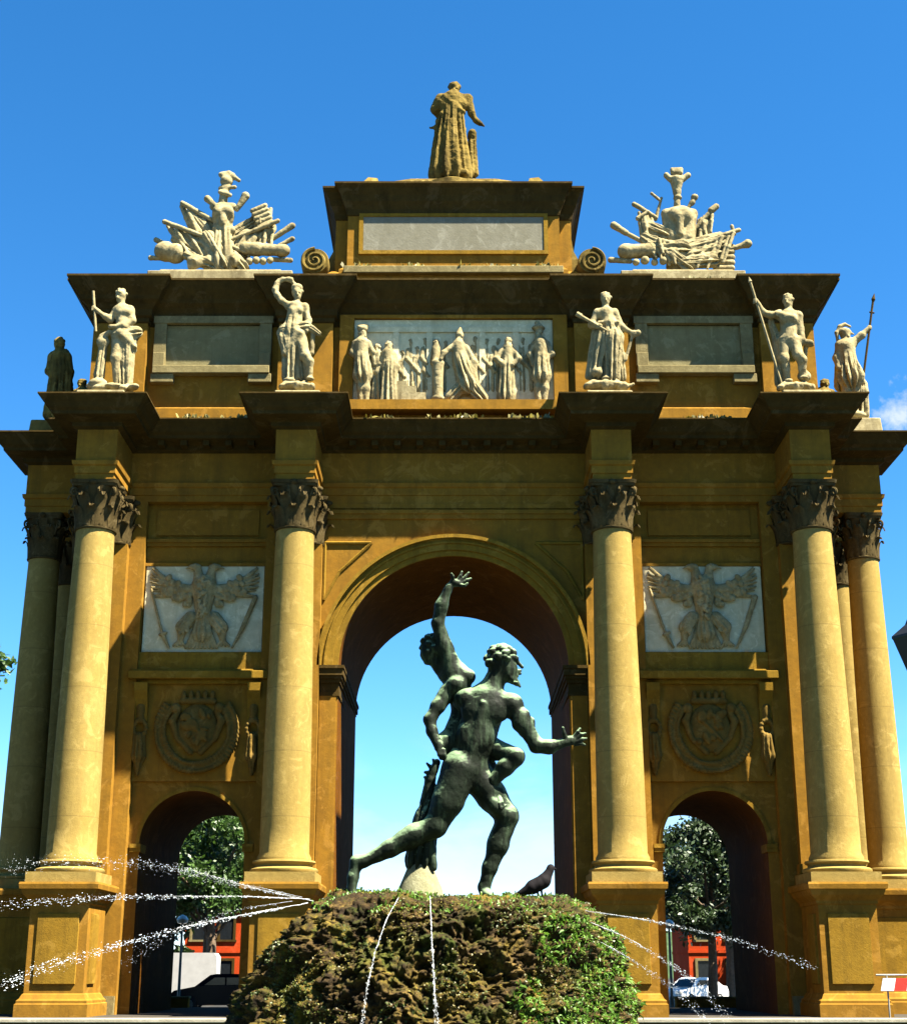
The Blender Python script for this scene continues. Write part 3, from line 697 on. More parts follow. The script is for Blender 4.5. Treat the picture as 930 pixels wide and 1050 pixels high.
def eagle_mesh(v):
    """double headed eagle about the panel centre; x across, z up, metres"""
    q = SDF(0.024); r_ = random.Random(30+v)
    def pt(x, y, d=0): return ((x-322)/110.0, d, (285-y)/110.0)
    q.cone(pt(322, 190, -0.12), pt(322, 330, -0.12), 0.52, 0.26, 0.08); q.cone(pt(322, 330, -0.1), pt(322, 395, -0.06), 0.26, 0.42, 0.08, (0.04, 9, 0.3))
    for sg in (-1, 1):
        q.cone(pt(322+sg*22, 175, -0.14), pt(322+sg*30, 118, -0.18), 0.26, 0.17, 0.07); q.ell(pt(322+sg*42, 100, -0.2), (0.24, 0.17, 0.15), 0.05)
        q.cone(pt(322+sg*60, 98, -0.2), pt(322+sg*84, 106, -0.18), 0.09, 0.03, 0.03); q.ell(pt(322+sg*40, 92, -0.36), (0.04, 0.05, 0.04), 0.01)
        q.cone(pt(322+sg*50, 205, -0.14), pt(322+sg*110, 190, -0.14), 0.22, 0.16, 0.08); q.cone(pt(322+sg*110, 190, -0.14), pt(322+sg*165, 150, -0.1), 0.16, 0.10, 0.06)
        for i in range(11):                              # long pinions towards the upper corner
            t = i/10; a0 = (322+sg*(90+75*t), 205-50*t); b0 = (322+sg*(215+28*math.sin(t*2.6)), 236-140*t+6*math.sin(i*1.9))
            m0 = ((a0[0]+b0[0])/2, (a0[1]+b0[1])/2+7)
            q.cone(pt(a0[0], a0[1], -0.12-0.012*(i % 3)), pt(m0[0], m0[1], -0.12-0.03*(i % 2)), 0.07, 0.075, 0.008); q.cone(pt(m0[0], m0[1], -0.12-0.03*(i % 2)), pt(b0[0], b0[1], -0.06-0.03*(i % 2)), 0.075, 0.03, 0.008)
        for rw in range(3):                              # scalloped coverts
            for i in range(8):
                t = i/7; x = 322+sg*(62+(118-12*rw)*t); y = 268-62*t-24*rw+10*math.sin(i*2.2+rw)
                q.ell(pt(x, y, -0.16-0.05*rw), (0.12, 0.10, 0.15), 0.012, sg*0.6)
        q.cone(pt(322+sg*52, 330, -0.16), pt(322+sg*84, 372, -0.2), 0.26, 0.28, 0.06, (0.035, 6, 0.5)); q.cone(pt(322+sg*84, 372, -0.2), pt(322+sg*92, 425, -0.12), 0.24, 0.13, 0.05)
        for i in range(4): q.cone(pt(322+sg*92, 428, -0.12), pt(322+sg*(72+17*i), 455, -0.12), 0.08, 0.05, 0.02)
        for i in range(12): q.ell(pt(322+sg*(58+34*r_.random()), 335+70*r_.random(), -0.4), (0.06, 0.06, 0.09), 0.02)
    for i in range(9): q.cone(pt(322+(i-4)*9, 395, -0.12), pt(322+(i-4)*17, 462, -0.07), 0.09, 0.07, 0.02)
    for i in range(60):
        a = r_.uniform(-1, 1); y = r_.uniform(150, 340); w = 48*(1-(y-150)/300); q.ell(pt(322+a*w, y, -0.16-0.5*math.sqrt(max(0, 1-a*a))), (0.07, 0.06, 0.09), 0.008)
    q.cone(pt(88, 200, -0.1), pt(150, 405, -0.14), 0.045, 0.06, 0.02); q.ell(pt(152, 402, -0.16), (0.2, 0.12, 0.08), 0.03, 0.4 if v else 0.3); q.cone(pt(152, 405, -0.14), pt(180, 462, -0.12), 0.09, 0.05, 0.03)
    q.cone(pt(552, 235, -0.1), pt(500, 375, -0.12), 0.09 if v == 0 else 0.11, 0.10, 0.02); q.cone(pt(500, 375, -0.12), pt(458, 462, -0.12), 0.08, 0.05, 0.02)
    return q
for bi, sx in enumerate((-1, 1)):
    cx = sx*9.95; b0 = 3.95-0.92; PE = RB-0.004                # pilaster edge from bay centre
    fr = MB()
    fr.box(cx-PE, cx+PE, YBAY-0.16, YBAY, 7.1, 10.9); fr.build('bay_facing', M_wall, arch)
    am = MB(); ring(am, cx, 4.75, 2.0, 2.14, YBAY-0.06, YBAY); am.build('archivolt', M_trim, arch, smooth=True)
    im = MB()
    for s2 in (-1, 1):
        x0, x1 = sorted((cx+s2*1.93, cx+s2*2.34)); im.box(x0, x1, YBAY-0.1, YBAY+0.9, 4.45, 4.6); im.box(x0, x1, YBAY-0.14, YBAY+0.94, 4.6, 4.75)
    im.build('impost', M_trim, arch)
    hd = MB(); y = YBAY-0.16
    hd.box(cx-2.68, cx+2.68, y-0.30, YBAY, 11.32, 11.42); hd.box(cx-2.45, cx+2.45, y-0.12, YBAY, 11.42, 12.14)
    hd.box(cx-2.72, cx+2.72, y-0.52, YBAY, 11.02, 11.32); hd.box(cx-2.55, cx+2.55, y-0.2, YBAY, 10.86, 11.02)
    hd.build('hood_cornice', M_trim, arch, bevel=0.02)
    for s2 in (-1, 1):
        br = MB(); x = cx+s2*2.2
        pts = [(0, 10.86), (-0.48, 10.86), (-0.46, 10.55), (-0.30, 10.25), (-0.18, 9.9), (-0.12, 9.4), (0, 9.3)]
        n = len(pts); br.add([(x-0.26, y+p[0], p[1]) for p in pts]+[(x+0.26, y+p[0], p[1]) for p in pts], [tuple(range(n)), tuple(range(n, 2*n))]+[(i, (i+1) % n, n+(i+1) % n, n+i) for i in range(n)])
        bo = br.build('bracket', M_trim, arch)
        d = bpy.data.objects.new('festoon', ME_drop); COL.objects.link(d); put(d, arch, (x, y-0.08, 9.95)); d.parent = bo; d.location = Vector((x, y-0.08, 9.95+EYE))-WL[bo.name]
    for nm, me, z in (('wreath', ME_wreath, 9.05), ('shield', ME_sh[bi], 9.05)):
        d = bpy.data.objects.new(nm, me); COL.objects.link(d); put(d, arch, (cx, y-0.05, z))
    V_, Q_ = eagle_mesh(bi).mesh(0.008, 8)
    pn = MB(); pn.box(cx-2.37, cx+2.37, YBAY-0.12, YBAY, 12.16, 15.68); po = pn.build('relief_panel', M_panel, arch, bevel=0.015); po['label'] = 'grey marble slab with a double-headed eagle'
    V_ = V_*np.array([0.99, 0.68, 0.99])+np.array([cx, YBAY-0.14, 13.93]); np_obj('eagle', V_, Q_, M_eagle, po)
    fm = MB()
    for a in ((cx-2.415, cx+2.415, 15.68, 15.8),): fm.box(a[0], a[1], YBAY-0.17, YBAY, a[2], a[3])
    fm.build('panel_frame', M_wall, arch)
    st = MB(); st.box(cx-PE, cx+PE, YBAY-0.12, YBAY, 16.52, 16.66); st.box(cx-PE, cx+PE, YBAY-0.2, YBAY, 16.66, 16.8); st.box(cx-PE+0.35, cx+PE-0.35, YBAY-0.08, YBAY, 16.98, 18.05)
    st.build('string_course', M_wall, arch)
st = MB(); st.box(-5.2, 5.2, YW-0.1, YW, 17.55, 17.75); st.box(-5.2, 5.2, YW-0.16, YW, 17.75, 17.9); st.box(-5.2, 5.2, YW-0.05, YW, 18.0, 18.2)
st.build('string_course', M_wall, arch)

# attic
ap = [(-15.1, YW)]
for x in XC: ap += [(x-1.12, YW), (x-1.12, YW-0.42), (x+1.12, YW-0.42), (x+1.12, YW)]
ap += [(15.1, YW), (15.1, YB), (-15.1, YB)]
at = MB(); at.sweep(ap, [(0.16, 21.40), (0.16, 22.3), (0.0, 22.4), (0, 26.2)])
at.build('attic_wall', M_wall, arch)
ac = MB(); off = ac.sweep(ap, [(0.0, 26.0), (0.06, 26.05), (0.06, 26.22), (0.16, 26.30), (0.20, 26.55), (0.34, 26.75), (0.50, 26.9), (0.56, 27.05), (0.80, 27.38), (0.98, 27.70), (1.02, 27.71), (1.02, 27.80)])
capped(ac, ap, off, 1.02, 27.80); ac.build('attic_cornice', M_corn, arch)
for sx in (-1, 1):
    cx = sx*10.05; hw = 1.95
    p = MB(); p.box(cx-hw, cx+hw, YW-0.06, YW, 24.12, 26.08); po = p.build('blank_panel', M_slab, arch); po['label'] = 'blank grey slab in the attic'
    f = MB(); f.box(cx-hw-0.5, cx-hw, YW-0.26, YW, 24.12, 26.08); f.box(cx+hw, cx+hw+0.5, YW-0.26, YW, 24.12, 26.08)
    f.box(cx-hw-0.55, cx+hw+0.55, YW-0.29, YW, 26.08, 26.4); f.build('panel_frame', M_plinth, po)
    s_ = MB(); s_.box(cx-2.42, cx+2.42, YW-0.42, YW, 23.78, 24.12); s_.box(cx-2.5, cx-1.55, YW-0.34, YW, 23.4, 23.78); s_.box(cx+1.55, cx+2.5, YW-0.34, YW, 23.4, 23.78)
    for s2 in (-1, 1): x0, x1 = sorted((cx+s2*1.96, cx+s2*2.44)); s_.box(x0, x1, YW-0.36, YW, 24.12, 24.72)
    s_.build('panel_sill', M_plinth, po, bevel=0.02)
rp = MB(); rp.box(-4.16, 4.16, YW-0.14, YW, 22.4, 26.3); relief = rp.build('relief_panel', M_panel, arch, bevel=0.02); relief['label'] = 'pale marble relief of robed figures and soldiers'
rf = MB()
for a in ((-4.75, -4.16, 22.2, 26.45), (4.16, 4.75, 22.2, 26.45), (-4.16, 4.16, 26.3, 26.45)): rf.box(a[0], a[1], YW-0.3, YW, a[2], a[3])
rf.box(-4.3, 4.3, YW-0.85, YW-0.18, 22.0, 22.42); rf.build('panel_frame', M_wall, relief)

# upper block
ub = [(-5.15, 58.1), (-4.6, 58.1), (-4.6, 57.7), (4.6, 57.7), (4.6, 58.1), (5.15, 58.1), (5.15, 64.5), (-5.15, 64.5)]
u = MB(); u.sweep(ub, [(0.32, 27.80), (0.32, 28.9), (0.12, 29.1), (0.0, 29.12), (0.0, 31.8)]); u.build('upper_block', M_wall, arch)
uc = MB(); off = uc.sweep(ub, [(0.0, 31.62), (0.05, 31.66), (0.08, 31.9), (0.16, 32.1), (0.24, 32.25), (0.30, 32.5), (0.44, 32.8), (0.55, 32.92), (0.58, 32.93), (0.58, 33.02)])
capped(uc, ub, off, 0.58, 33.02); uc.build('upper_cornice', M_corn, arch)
ur = MB(); ur.add([(-5.0, 57.8, 33.02), (5.0, 57.8, 33.02), (5.0, 64.4, 33.02), (-5.0, 64.4, 33.02), (-1.9, 59.2, 34.35), (1.9, 59.2, 34.35), (1.9, 63, 34.35), (-1.9, 63, 34.35)], [(0, 1, 5, 4), (1, 2, 6, 5), (2, 3, 7, 6), (3, 0, 4, 7), (4, 5, 6, 7)])
for sx in (-1, 1): ur.add([(sx*3.2, 57.5, 33.02), (sx*4.15, 57.5, 33.02), (sx*4.15, 58.3, 33.02), (sx*3.2, 58.3, 33.02), (sx*3.35, 57.7, 33.5), (sx*3.75, 57.7, 33.55), (sx*3.75, 58.2, 33.55), (sx*3.35, 58.2, 33.5)], [(0, 1, 5, 4), (1, 2, 6, 5), (2, 3, 7, 6), (3, 0, 4, 7), (4, 5, 6, 7)])
ur.build('roof_block', M_topst, arch)
up = MB(); up.box(-3.92, 3.92, 57.62, 57.7, 29.92, 31.55); po = up.build('inscription_panel', M_whites, arch, bevel=0.01); po['label'] = 'blank pale slab below the top statue'
uf = MB()
for a in ((-4.1, 4.1, 31.55, 31.7), (-4.1, -3.92, 29.75, 31.55), (3.92, 4.1, 29.75, 31.55), (-3.92, 3.92, 29.75, 29.92)): uf.box(a[0], a[1], 57.58, 57.7, a[2], a[3])
uf.build('panel_frame', M_trim, po)
lg = MB(); lg.box(-4.7, 4.7, 57.1, 57.75, 28.62, 28.95); lg.build('ledge', M_plinth, arch, bevel=0.03)
for sx in (-1, 1):
    v = MB(); cx = sx*5.98; cz = 29.38; y0 = 57.5
    v.lathe([(0.57, 0.0), (0.61, 0.08), (0.61, 1.2), (0.57, 1.28)], cx, y0, 28, 'y', cz)
    sp = []
    for i in range(60):
        t = i/59; a = -sx*t*4.6*PI+PI/2; rr = 0.50*(1-t)+0.06; sp.append((cx+rr*math.cos(a), y0-0.03, cz+rr*math.sin(a)))
    v.tube(sp, [0.085*(1-0.5*i/59) for i in range(60)], 6); v.box(cx-0.75, cx+0.75, y0+0.0, y0+1.3, 27.8, 28.72)
    pts = [(sx*5.15, 28.7), (sx*5.6, 28.9), (sx*5.5, 29.7), (sx*5.25, 30.2), (sx*5.15, 30.9)]; v.prism(pts, y0+0.75, y0+1.5)
    v.build('volute', M_topst, arch, smooth=True)

wv = []; wr = np.random.default_rng(4)
for (x0, x1, y, z, n) in ((-4.0, 4.0, 55.72, 21.44, 150), (-11.6, -8.5, 55.72, 21.44, 90), (8.5, 11.6, 55.72, 21.44, 60), (-4.5, 4.5, 57.2, 28.96, 160), (-15.5, -7.5, 56.2, 27.81, 60), (7.5, 15.5, 56.2, 27.81, 60)):
    cxs = wr.uniform(x0, x1, max(4, n//12))
    for i in range(n):
        c = np.array([cxs[wr.integers(len(cxs))]+wr.normal(0, 0.16), y+wr.uniform(-0.03, 0.25), z]); a = wr.normal(size=3)*0.05; u_ = np.array([wr.normal(0, 0.05), wr.normal(0, 0.04), wr.uniform(0.05, 0.2)])
        wv += [c-a, c+a, c+a*0.6+u_, c-a*0.6+u_]
wo = np_obj('weeds', np.array(wv), np.arange(len(wv)).reshape(-1, 4), M_lich, arch, smooth=False); wo['kind'] = 'stuff'; wo['label'] = 'dry weeds and grit along the ledges'
# central relief figures, each a piece of the relief panel
def relief_figs():
    Y = YW-0.42
    def new(): return Fig(Y, 370, 0.55)
    f = new(); f.head(372, 343, 5, 0.6); f.E(372, 337.5, 5.2, 5, 4, 0, 1); f.C(368, 335, 1.5, 377, 334, 1.5); f.C(371, 352, 7, 371, 368, 6.5); f.C(371, 368, 7, 372, 384, 9, fold=(1.2, 8, 0)); f.limb([(369, 384, 4), (370, 398, 3.4), (370, 412, 2.6)]); f.limb([(375, 384, 4), (376, 398, 3.4), (376, 413, 2.6)]); f.limb([(364, 352, 3.2), (361, 362, 2.6), (368, 368, 2)]); f.limb([(378, 352, 3), (383, 362, 2.5), (384, 374, 2)]); f.E(374, 414, 7, 5, 2)
    yield f
    f = new(); f.head(398.5, 354.5, 4.2, 0.3); f.C(398, 362, 6, 399, 376, 6.5); f.C(399, 374, 6.5, 398, 412, 8.5, fold=(1.3, 8, 1)); f.limb([(393, 364, 2.8), (390, 374, 2.4), (398, 379, 2)]); f.limb([(404, 364, 2.8), (407, 376, 2.4), (404, 390, 2)])
    yield f
    f = new(); f.head(387, 357, 3.8, -0.3, 4); f.C(387, 364, 5, 388, 410, 6, 4, 4, fold=(1, 7, 2)); f.limb([(390, 366, 2.5, 2), (392, 376, 2, 0), (386, 382, 2, -1)])
    yield f
    f = new(); f.head(471, 346, 4.2, -0.4); f.C(471, 343, 4, 472, 336, 1.2); f.C(470, 354, 6.5, 472, 372, 7.5); f.C(472, 370, 7.5, 480, 394, 9.5, fold=(1.6, 8, 0.6)); f.C(480, 392, 8, 494, 408, 5, fold=(1.4, 7, 0)); f.C(474, 395, 6, 462, 408, 5, fold=(1, 7, 1)); f.limb([(463, 356, 3, -2), (455, 362, 2.5, -4), (452, 368, 2, -5)]); f.limb([(478, 356, 3), (486, 372, 3), (487, 388, 3)])
    yield f
    f = new(); f.E(449, 372, 6, 5, 2.5); f.C(449, 374, 6, 449, 408, 5); f.E(449, 409, 7, 5, 3); f.head(447, 352, 3.6, 0.5, 5); f.C(447, 358, 4.5, 446, 372, 5, 5, 5)
    yield f
    f = new(); f.head(521, 350.5, 4.2, -0.3); f.C(521, 358, 6, 520, 374, 6); f.C(520, 372, 6, 519, 406, 8, fold=(1.4, 8, 0.2)); f.limb([(514, 360, 2.6, -1), (509, 368, 2.4, -3), (516, 374, 2, -5)]); f.limb([(527, 360, 2.6, -1), (532, 368, 2.6, -3), (526, 374, 2, -5)])
    yield f
    f = new(); f.head(552, 342, 4.6, -0.6); f.E(552, 336.5, 7, 6, 2.2); f.C(552, 334, 4, 551, 331.5, 3); f.C(554, 352, 7.5, 555, 368, 6.5); f.C(555, 368, 7, 555, 385, 9, fold=(1.2, 8, 0)); f.limb([(552, 385, 4), (551, 398, 3.6), (552, 412, 2.6)]); f.limb([(558, 385, 4), (559, 398, 3.6), (558, 413, 2.6)]); f.limb([(561, 353, 3.2), (566, 363, 2.6), (560, 370, 2)]); f.limb([(547, 353, 3), (543, 363, 2.5), (546, 374, 2)]); f.E(554, 414, 7, 5, 2)
    yield f
    for i, (x, y) in enumerate(((407, 352), (413, 362), (421, 350), (428, 358), (436, 349), (438, 362), (457, 352), (484, 356), (487, 348), (494, 358), (499, 350), (506, 357), (511, 350), (531, 357), (536, 349), (543, 356))):
        f = new(); f.head(x, y, 3.2, 0.4 if x < 470 else -0.4, 9); f.C(x, y+6, 4, x, 400, 5, 11, 11, fold=(0.8, 6, i)); f.limb([(x-3, y+9, 1.8, 8), (x-4, y+18, 1.6, 7), (x+2, y+24, 1.5, 6)])
        yield f
for f in relief_figs(): f.make('relief_figure', M_marb, relief, noise=0.01, nscale=6)
stp = MB()
a = W(398, 395, YW)[0]; b = W(437, 395, YW)[0]
stp.box(a, b, YW-0.55, YW-0.1, 22.42, 22.85); stp.box(a, b-0.4, YW-0.5, YW-0.1, 22.85, 23.15); stp.box(a, b-0.8, YW-0.45, YW-0.1, 23.15, 23.4); stp.build('relief_steps', M_marb, relief)
gd = MB()
for (x, w, z1) in ((-2.4, 0.12, 26.0), (-1.0, 0.12, 26.0), (1.2, 0.12, 26.0), (2.6, 0.12, 26.0)): gd.box(x-w, x+w, YW-0.2, YW-0.13, 22.5, z1)
gd.box(-3.6, 3.6, YW-0.22, YW-0.13, 25.7, 25.95); gd.build('relief_backdrop', M_panel, relief)

# ================================================================== STATUES
GST = 'stone statues standing above the columns'
def statue(name, label, base, group=GST, cat='statue'):
    return thing(name, base, label, cat, group)
def plinth(parent, cx, cy, hw, z0, z1, mat=M_marb):
    m = MB(); m.add([(cx-hw, cy-hw*0.8, z0), (cx+hw, cy-hw*0.8, z0), (cx+hw, cy+hw*0.8, z0), (cx-hw, cy+hw*0.8, z0), (cx-hw*0.94, cy-hw*0.74, z1), (cx+hw*0.94, cy-hw*0.74, z1), (cx+hw*0.94, cy+hw*0.74, z1), (cx-hw*0.94, cy+hw*0.74, z1)], [(0, 3, 2, 1), (4, 5, 6, 7), (0, 1, 5, 4), (1, 2, 6, 5), (2, 3, 7, 6), (3, 0, 4, 7)])
    return m.build('plinth', mat, parent, bevel=0.04)
YST = 54.8; ZC = 21.43
# over the first column: bare-chested youth with a staff
t = statue('stone_statue', 'pale bare-chested stone man with a short staff, on the leftmost front column', (-13.9, YST, ZC))
f = Fig(YST, 350, 0.5)
f.head(124.5, 303, 6.6, -0.6); f.C(125, 309, 3.2, 126, 315, 4); f.C(122, 318, 5, 133, 318, 5); f.C(126, 319, 7.5, 127, 334, 7); f.E(123, 320, 4.5, 4, 4, -4); f.E(130, 320, 4.5, 4, 4, -4); f.C(127, 334, 7, 127, 345, 8)
f.limb([(119, 319, 3.6), (113, 328, 3, -2), (109, 325, 2.6, -4), (97.5, 316.5, 2, -5)]); f.E(96.5, 315.5, 2.2, 2.2, 2.6, -5, 1)
for i in range(4): f.C(97, 314+i*1.1, 0.8, 94.6, 314.6+i*1.1, 0.7, -6, -6.5, 0.4)
f.limb([(134, 319, 4), (136, 329, 3.4, -2), (127, 334, 2.8, -7), (115, 335, 2.2, -8)]); f.E(113.5, 335, 2.4, 2, 2, -8, 1)
f.C(119, 343, 4.5, 140, 341, 5.5, -3, 0, fold=(1.0, 7, 0)); f.C(136, 343, 5, 137, 358, 3.5, 0, 2, fold=(0.8, 6, 1)); f.C(124, 342, 5, 138, 355, 2.5, -6, -3)
f.limb([(122, 347, 6.5, -1), (119, 368, 5, -3), (120.5, 392, 3, -1)]); f.limb([(131, 347, 6.5), (131, 370, 5), (131.5, 393, 3.2, 1)]); f.C(131, 348, 8, 130, 392, 5.5, 2, 3, fold=(1.1, 8, 0)); f.C(120, 350, 5, 123, 392, 4.5, 2, 2, fold=(1, 7, 2))
f.E(119, 396, 5, 4, 2, -3); f.E(132, 396.5, 5, 4, 2, -2); f.E(106, 351, 6.5, 5, 6.5, -2); f.C(105, 345, 3, 112, 341, 2.5, -2, -4); f.C(106, 357, 4, 102, 385, 5, 0, 0, fold=(0.8, 6, 0)); f.E(101, 394, 10, 8, 6, 0); f.rock(116, 398, 25, 13, 4, 1)
f.make('figure', M_marb, t, noise=0.012, nscale=5)
s_ = MB(); s_.tube([f.P(96, 298.5, -5), f.P(98.6, 340, -5)], 0.055, 8); s_.build('staff', M_marb, t)
plinth(t, -13.9, YST, 1.0, ZC, 22.0)
# over the second: woman with one arm curved over her head
t = statue('stone_statue', 'pale stone woman with one arm curved over her head, left of the central relief', (-6.15, YST, ZC))
f = Fig(YST, 345, 0.5)
f.head(304.8, 300, 6.4, 0.1); f.E(304.5, 294.5, 5.5, 5.5, 3.5); f.C(305, 306, 2.8, 304, 312, 3.6); f.C(297, 314, 4.2, 312, 315, 4.2); f.C(303, 316, 7.5, 302, 327, 7); f.E(300, 318, 3.6, 3.4, 3.6, -5); f.E(307, 318, 3.6, 3.4, 3.6, -5)
f.limb([(295.5, 313, 3.4), (289, 308.5, 3, -1), (284.5, 302.5, 2.6, -1), (282, 297, 2.4, 0), (284, 291, 2.2, 1), (290, 286.5, 2, 1), (299, 286, 1.7, 0)]); f.C(282.5, 299, 2.2, 286, 288, 2.5, 2, 3); f.C(296, 286.5, 2.2, 302, 291, 1.6, 1, 2)
f.C(302, 326, 8, 300, 340, 10.5, fold=(0.7, 8, 0)); f.C(291, 338, 5, 313, 335, 5, -3, -3, fold=(0.8, 7, 1)); f.C(287, 342, 3.5, 292, 340, 5, -2, -2)
f.limb([(313, 315, 3.6), (316.5, 329, 3, -1), (314, 339, 2.4, -5)]); f.C(316, 334, 3, 327, 342, 2, -4, -2, fold=(0.6, 6, 0)); f.C(321, 338, 2.4, 320, 362, 2.4, -1, 0)
f.C(300, 340, 10, 298, 386, 7.5, 1, 2, fold=(1.3, 8, 0.4)); f.C(291, 347, 6, 294, 362, 4, -3, -2, fold=(0.9, 7, 0)); f.C(306, 342, 5, 292, 362, 3, -7, -6); f.limb([(308, 345, 6.5, -2), (313, 365, 5, -6), (317.5, 371, 4.2, -5), (318, 386, 2.8, -3)]); f.C(309, 350, 6, 312, 386, 5, 3, 3, fold=(1.2, 8, 0)); f.E(318, 388.5, 4, 4, 2, -5); f.E(297, 390, 6, 4, 2.5, -4); f.rock(305, 396, 18, 12, 5, 0)
f.make('figure', M_marb, t, noise=0.012, nscale=5); plinth(t, -6.15, YST, 0.95, ZC, 22.0)
# over the third: robed figure with a baton and a cup
t = statue('stone_statue', 'pale stone robed figure holding a long baton across its body, right of the central relief', (6.15, YST, ZC))
f = Fig(YST, 345, 0.5)
f.head(620.5, 306, 6.3, 0.15); f.C(620.5, 312, 2.8, 621, 318, 3.6); f.C(613, 321, 4.4, 629, 321, 4.4); f.C(621, 322, 8, 624, 333, 7.5); f.C(614, 330.5, 2, 633, 330.5, 2, -6, -6); f.C(624, 332, 7.5, 628, 348, 10.5, fold=(0.9, 9, 0)); f.C(628, 347, 10, 627, 386, 7, -2, -1, fold=(1.4, 8, 0.7)); f.C(618, 345, 9, 611, 384, 7, 3, 3, fold=(1.3, 8, 0)); f.C(634, 340, 4, 637.5, 388, 4, 2, 2, fold=(0.9, 6, 0.8)); f.C(611, 330, 3, 603, 386, 3.5, 5, 5)
f.limb([(612, 321, 4), (606.5, 333, 3.4, -1), (613, 335, 2.6, -8)]); f.E(615, 334, 2.4, 2.4, 2.2, -9, 1); f.limb([(630, 321, 4), (637, 335, 3.2), (648.5, 342, 2.2, -2)]); f.E(650, 343, 2.6, 2.2, 2.8, -2, 1); f.C(648, 345, 1.5, 641, 369, 1.8, -1, 0)
f.C(651, 341, 2.4, 654, 341, 3, -2, -2); f.E(612, 382, 6, 6, 5, -3); f.E(622, 388, 5, 4, 2, -5); f.rock(621, 395, 22, 12, 5.5, 0); f.C(640, 397, 2.2, 649, 394, 1.5, -2, -2)
f.make('figure', M_marb, t, noise=0.012, nscale=5); s_ = MB(); s_.tube([f.P(591.5, 322, -9), f.P(622, 339, -10)], [0.085, 0.05], 8); s_.tube([f.P(591, 321.6, -9), f.P(596, 324.5, -9)], 0.11, 8); s_.build('baton', M_marb, t)
plinth(t, 6.15, YST, 0.95, ZC, 22.0)
# over the fourth: nude man with a long spear
t = statue('stone_statue', 'pale nude stone man holding a long slanting spear, on the rightmost front column', (13.9, YST, ZC))
f = Fig(YST, 345, 0.5)
f.head(807.3, 308, 6.4, -0.15); f.C(808, 314, 3.4, 808.5, 320, 4.2); f.C(799, 323, 5, 817, 324, 5); f.C(808, 326, 9.5, 808, 341, 7.5, sy=0.8); f.E(804, 327, 5, 4, 4.5, -5); f.E(812.5, 327.5, 5, 4, 4.5, -5); f.C(808, 341, 7.8, 808, 349, 8.5); f.C(797, 322, 3, 813, 325, 2.2, -6, -8)
f.limb([(798, 322.5, 4), (789, 323, 3.4), (782, 320.5, 3, -2), (776, 310, 2.2, -4)]); f.E(775, 308.5, 2.4, 2.4, 3, -4, 1)
for i in range(4): f.C(774.5, 306.5+i*1.3, 0.8, 772.4, 307+i*1.3, 0.7, -6, -5, 0.4)
f.limb([(818, 324, 4.2), (820.5, 339, 3.4), (823, 348, 2.5, -4)]); f.C(820, 350, 3.5, 831, 353, 3, -3, -1); f.E(829, 351, 4, 3, 2.5, -3)
f.limb([(803, 350, 6.5), (803.5, 368, 5, -2), (807, 389, 3, 0)]); f.E(803.7, 368, 4.2, 4.6, 4.5, -3); f.E(805.5, 377, 4, 4.4, 6, 1); f.limb([(814, 350, 6.5, -1), (818, 364, 5.2, -6), (822, 369, 4.6, -6), (822, 386, 2.8, -1)]); f.E(822.5, 376, 3.6, 4.2, 6, -2)
f.C(796, 350, 4, 800, 392, 5, 5, 5, fold=(0.9, 6, 0)); f.C(790, 330, 3, 797, 352, 4.4, 6, 5, fold=(0.6, 6, 0)); f.C(826, 352, 2.2, 824, 384, 2, 2, 3); f.E(808, 391, 4.5, 5, 2.2, -3); f.E(824, 388, 4.5, 5, 2.2, -4); f.rock(816, 397, 19, 12, 5.5, 0); f.E(824, 386, 7, 5, 6, 3)
f.make('figure', M_marb, t, noise=0.012, nscale=5); s_ = MB(); s_.tube([f.P(768.6, 288, -5), f.P(801, 394, -3)], 0.055, 8); s_.tube([f.P(767.6, 284, -5), f.P(768.8, 289, -5)], [0.01, 0.09], 8); s_.build('spear', M_marb, t)
plinth(t, 13.9, YST, 1.0, ZC, 22.0)
# right side: soldier raising a spear
YR = 58.6
t = statue('stone_statue', 'helmeted stone soldier raising a thin upright spear against the sky, far right', (XS, YR, ZC))
f = Fig(YR, 370, 0.5)
f.head(866, 343, 6.4, 0.6, hair=0); f.E(865.5, 340.5, 6.2, 6.2, 4.6, 0, 1); f.C(871, 341, 1.1, 874.5, 342.5, 0.8); f.limb([(871, 335, 1.2), (866, 332.5, 1.7), (860.5, 335, 2), (857.5, 341, 2), (858, 348, 1.4)], 1); f.C(867, 349, 3.4, 867, 354, 4.4); f.C(861, 354, 5, 873, 353, 5); f.C(867, 356, 9, 869, 371, 8); f.C(869, 370, 8.5, 872, 387, 12.5, fold=(1.6, 10, 0)); f.C(863, 360, 7, 862, 395, 6, 6, 7, fold=(1.2, 6, 0.3))
f.limb([(873, 352, 4.4), (883, 344, 3.4, -2), (890, 337, 2.4, -3)]); f.E(891, 336, 2.4, 2.4, 2.8, -3, 1); f.limb([(861, 355, 4), (857, 367, 3.4), (860, 378, 2.8, -3)]); f.limb([(868, 386, 5), (867, 402, 4), (867, 424, 3)]); f.limb([(876, 386, 5), (877, 402, 4), (877, 424, 3)]); f.C(884, 395, 5, 884, 424, 6, 2, 2, fold=(1.3, 7, 0)); f.E(886, 402, 4, 4, 6, -1); f.E(872, 427, 15, 11, 5)
f.make('figure', M_marb, t, noise=0.012, nscale=5); s_ = MB(); s_.tube([f.P(894.5, 310, -4), f.P(880, 424, -2)], 0.05, 8); s_.tube([f.P(896, 301, -4), f.P(895, 307, -4), f.P(894.4, 311, -4)], [0.01, 0.09, 0.03], 8); s_.tube([f.P(891, 320, -4), f.P(896, 321, -4)], 0.04, 6); s_.build('spear', M_corn, t)
plinth(t, XS, YR, 0.95, ZC, 22.3)
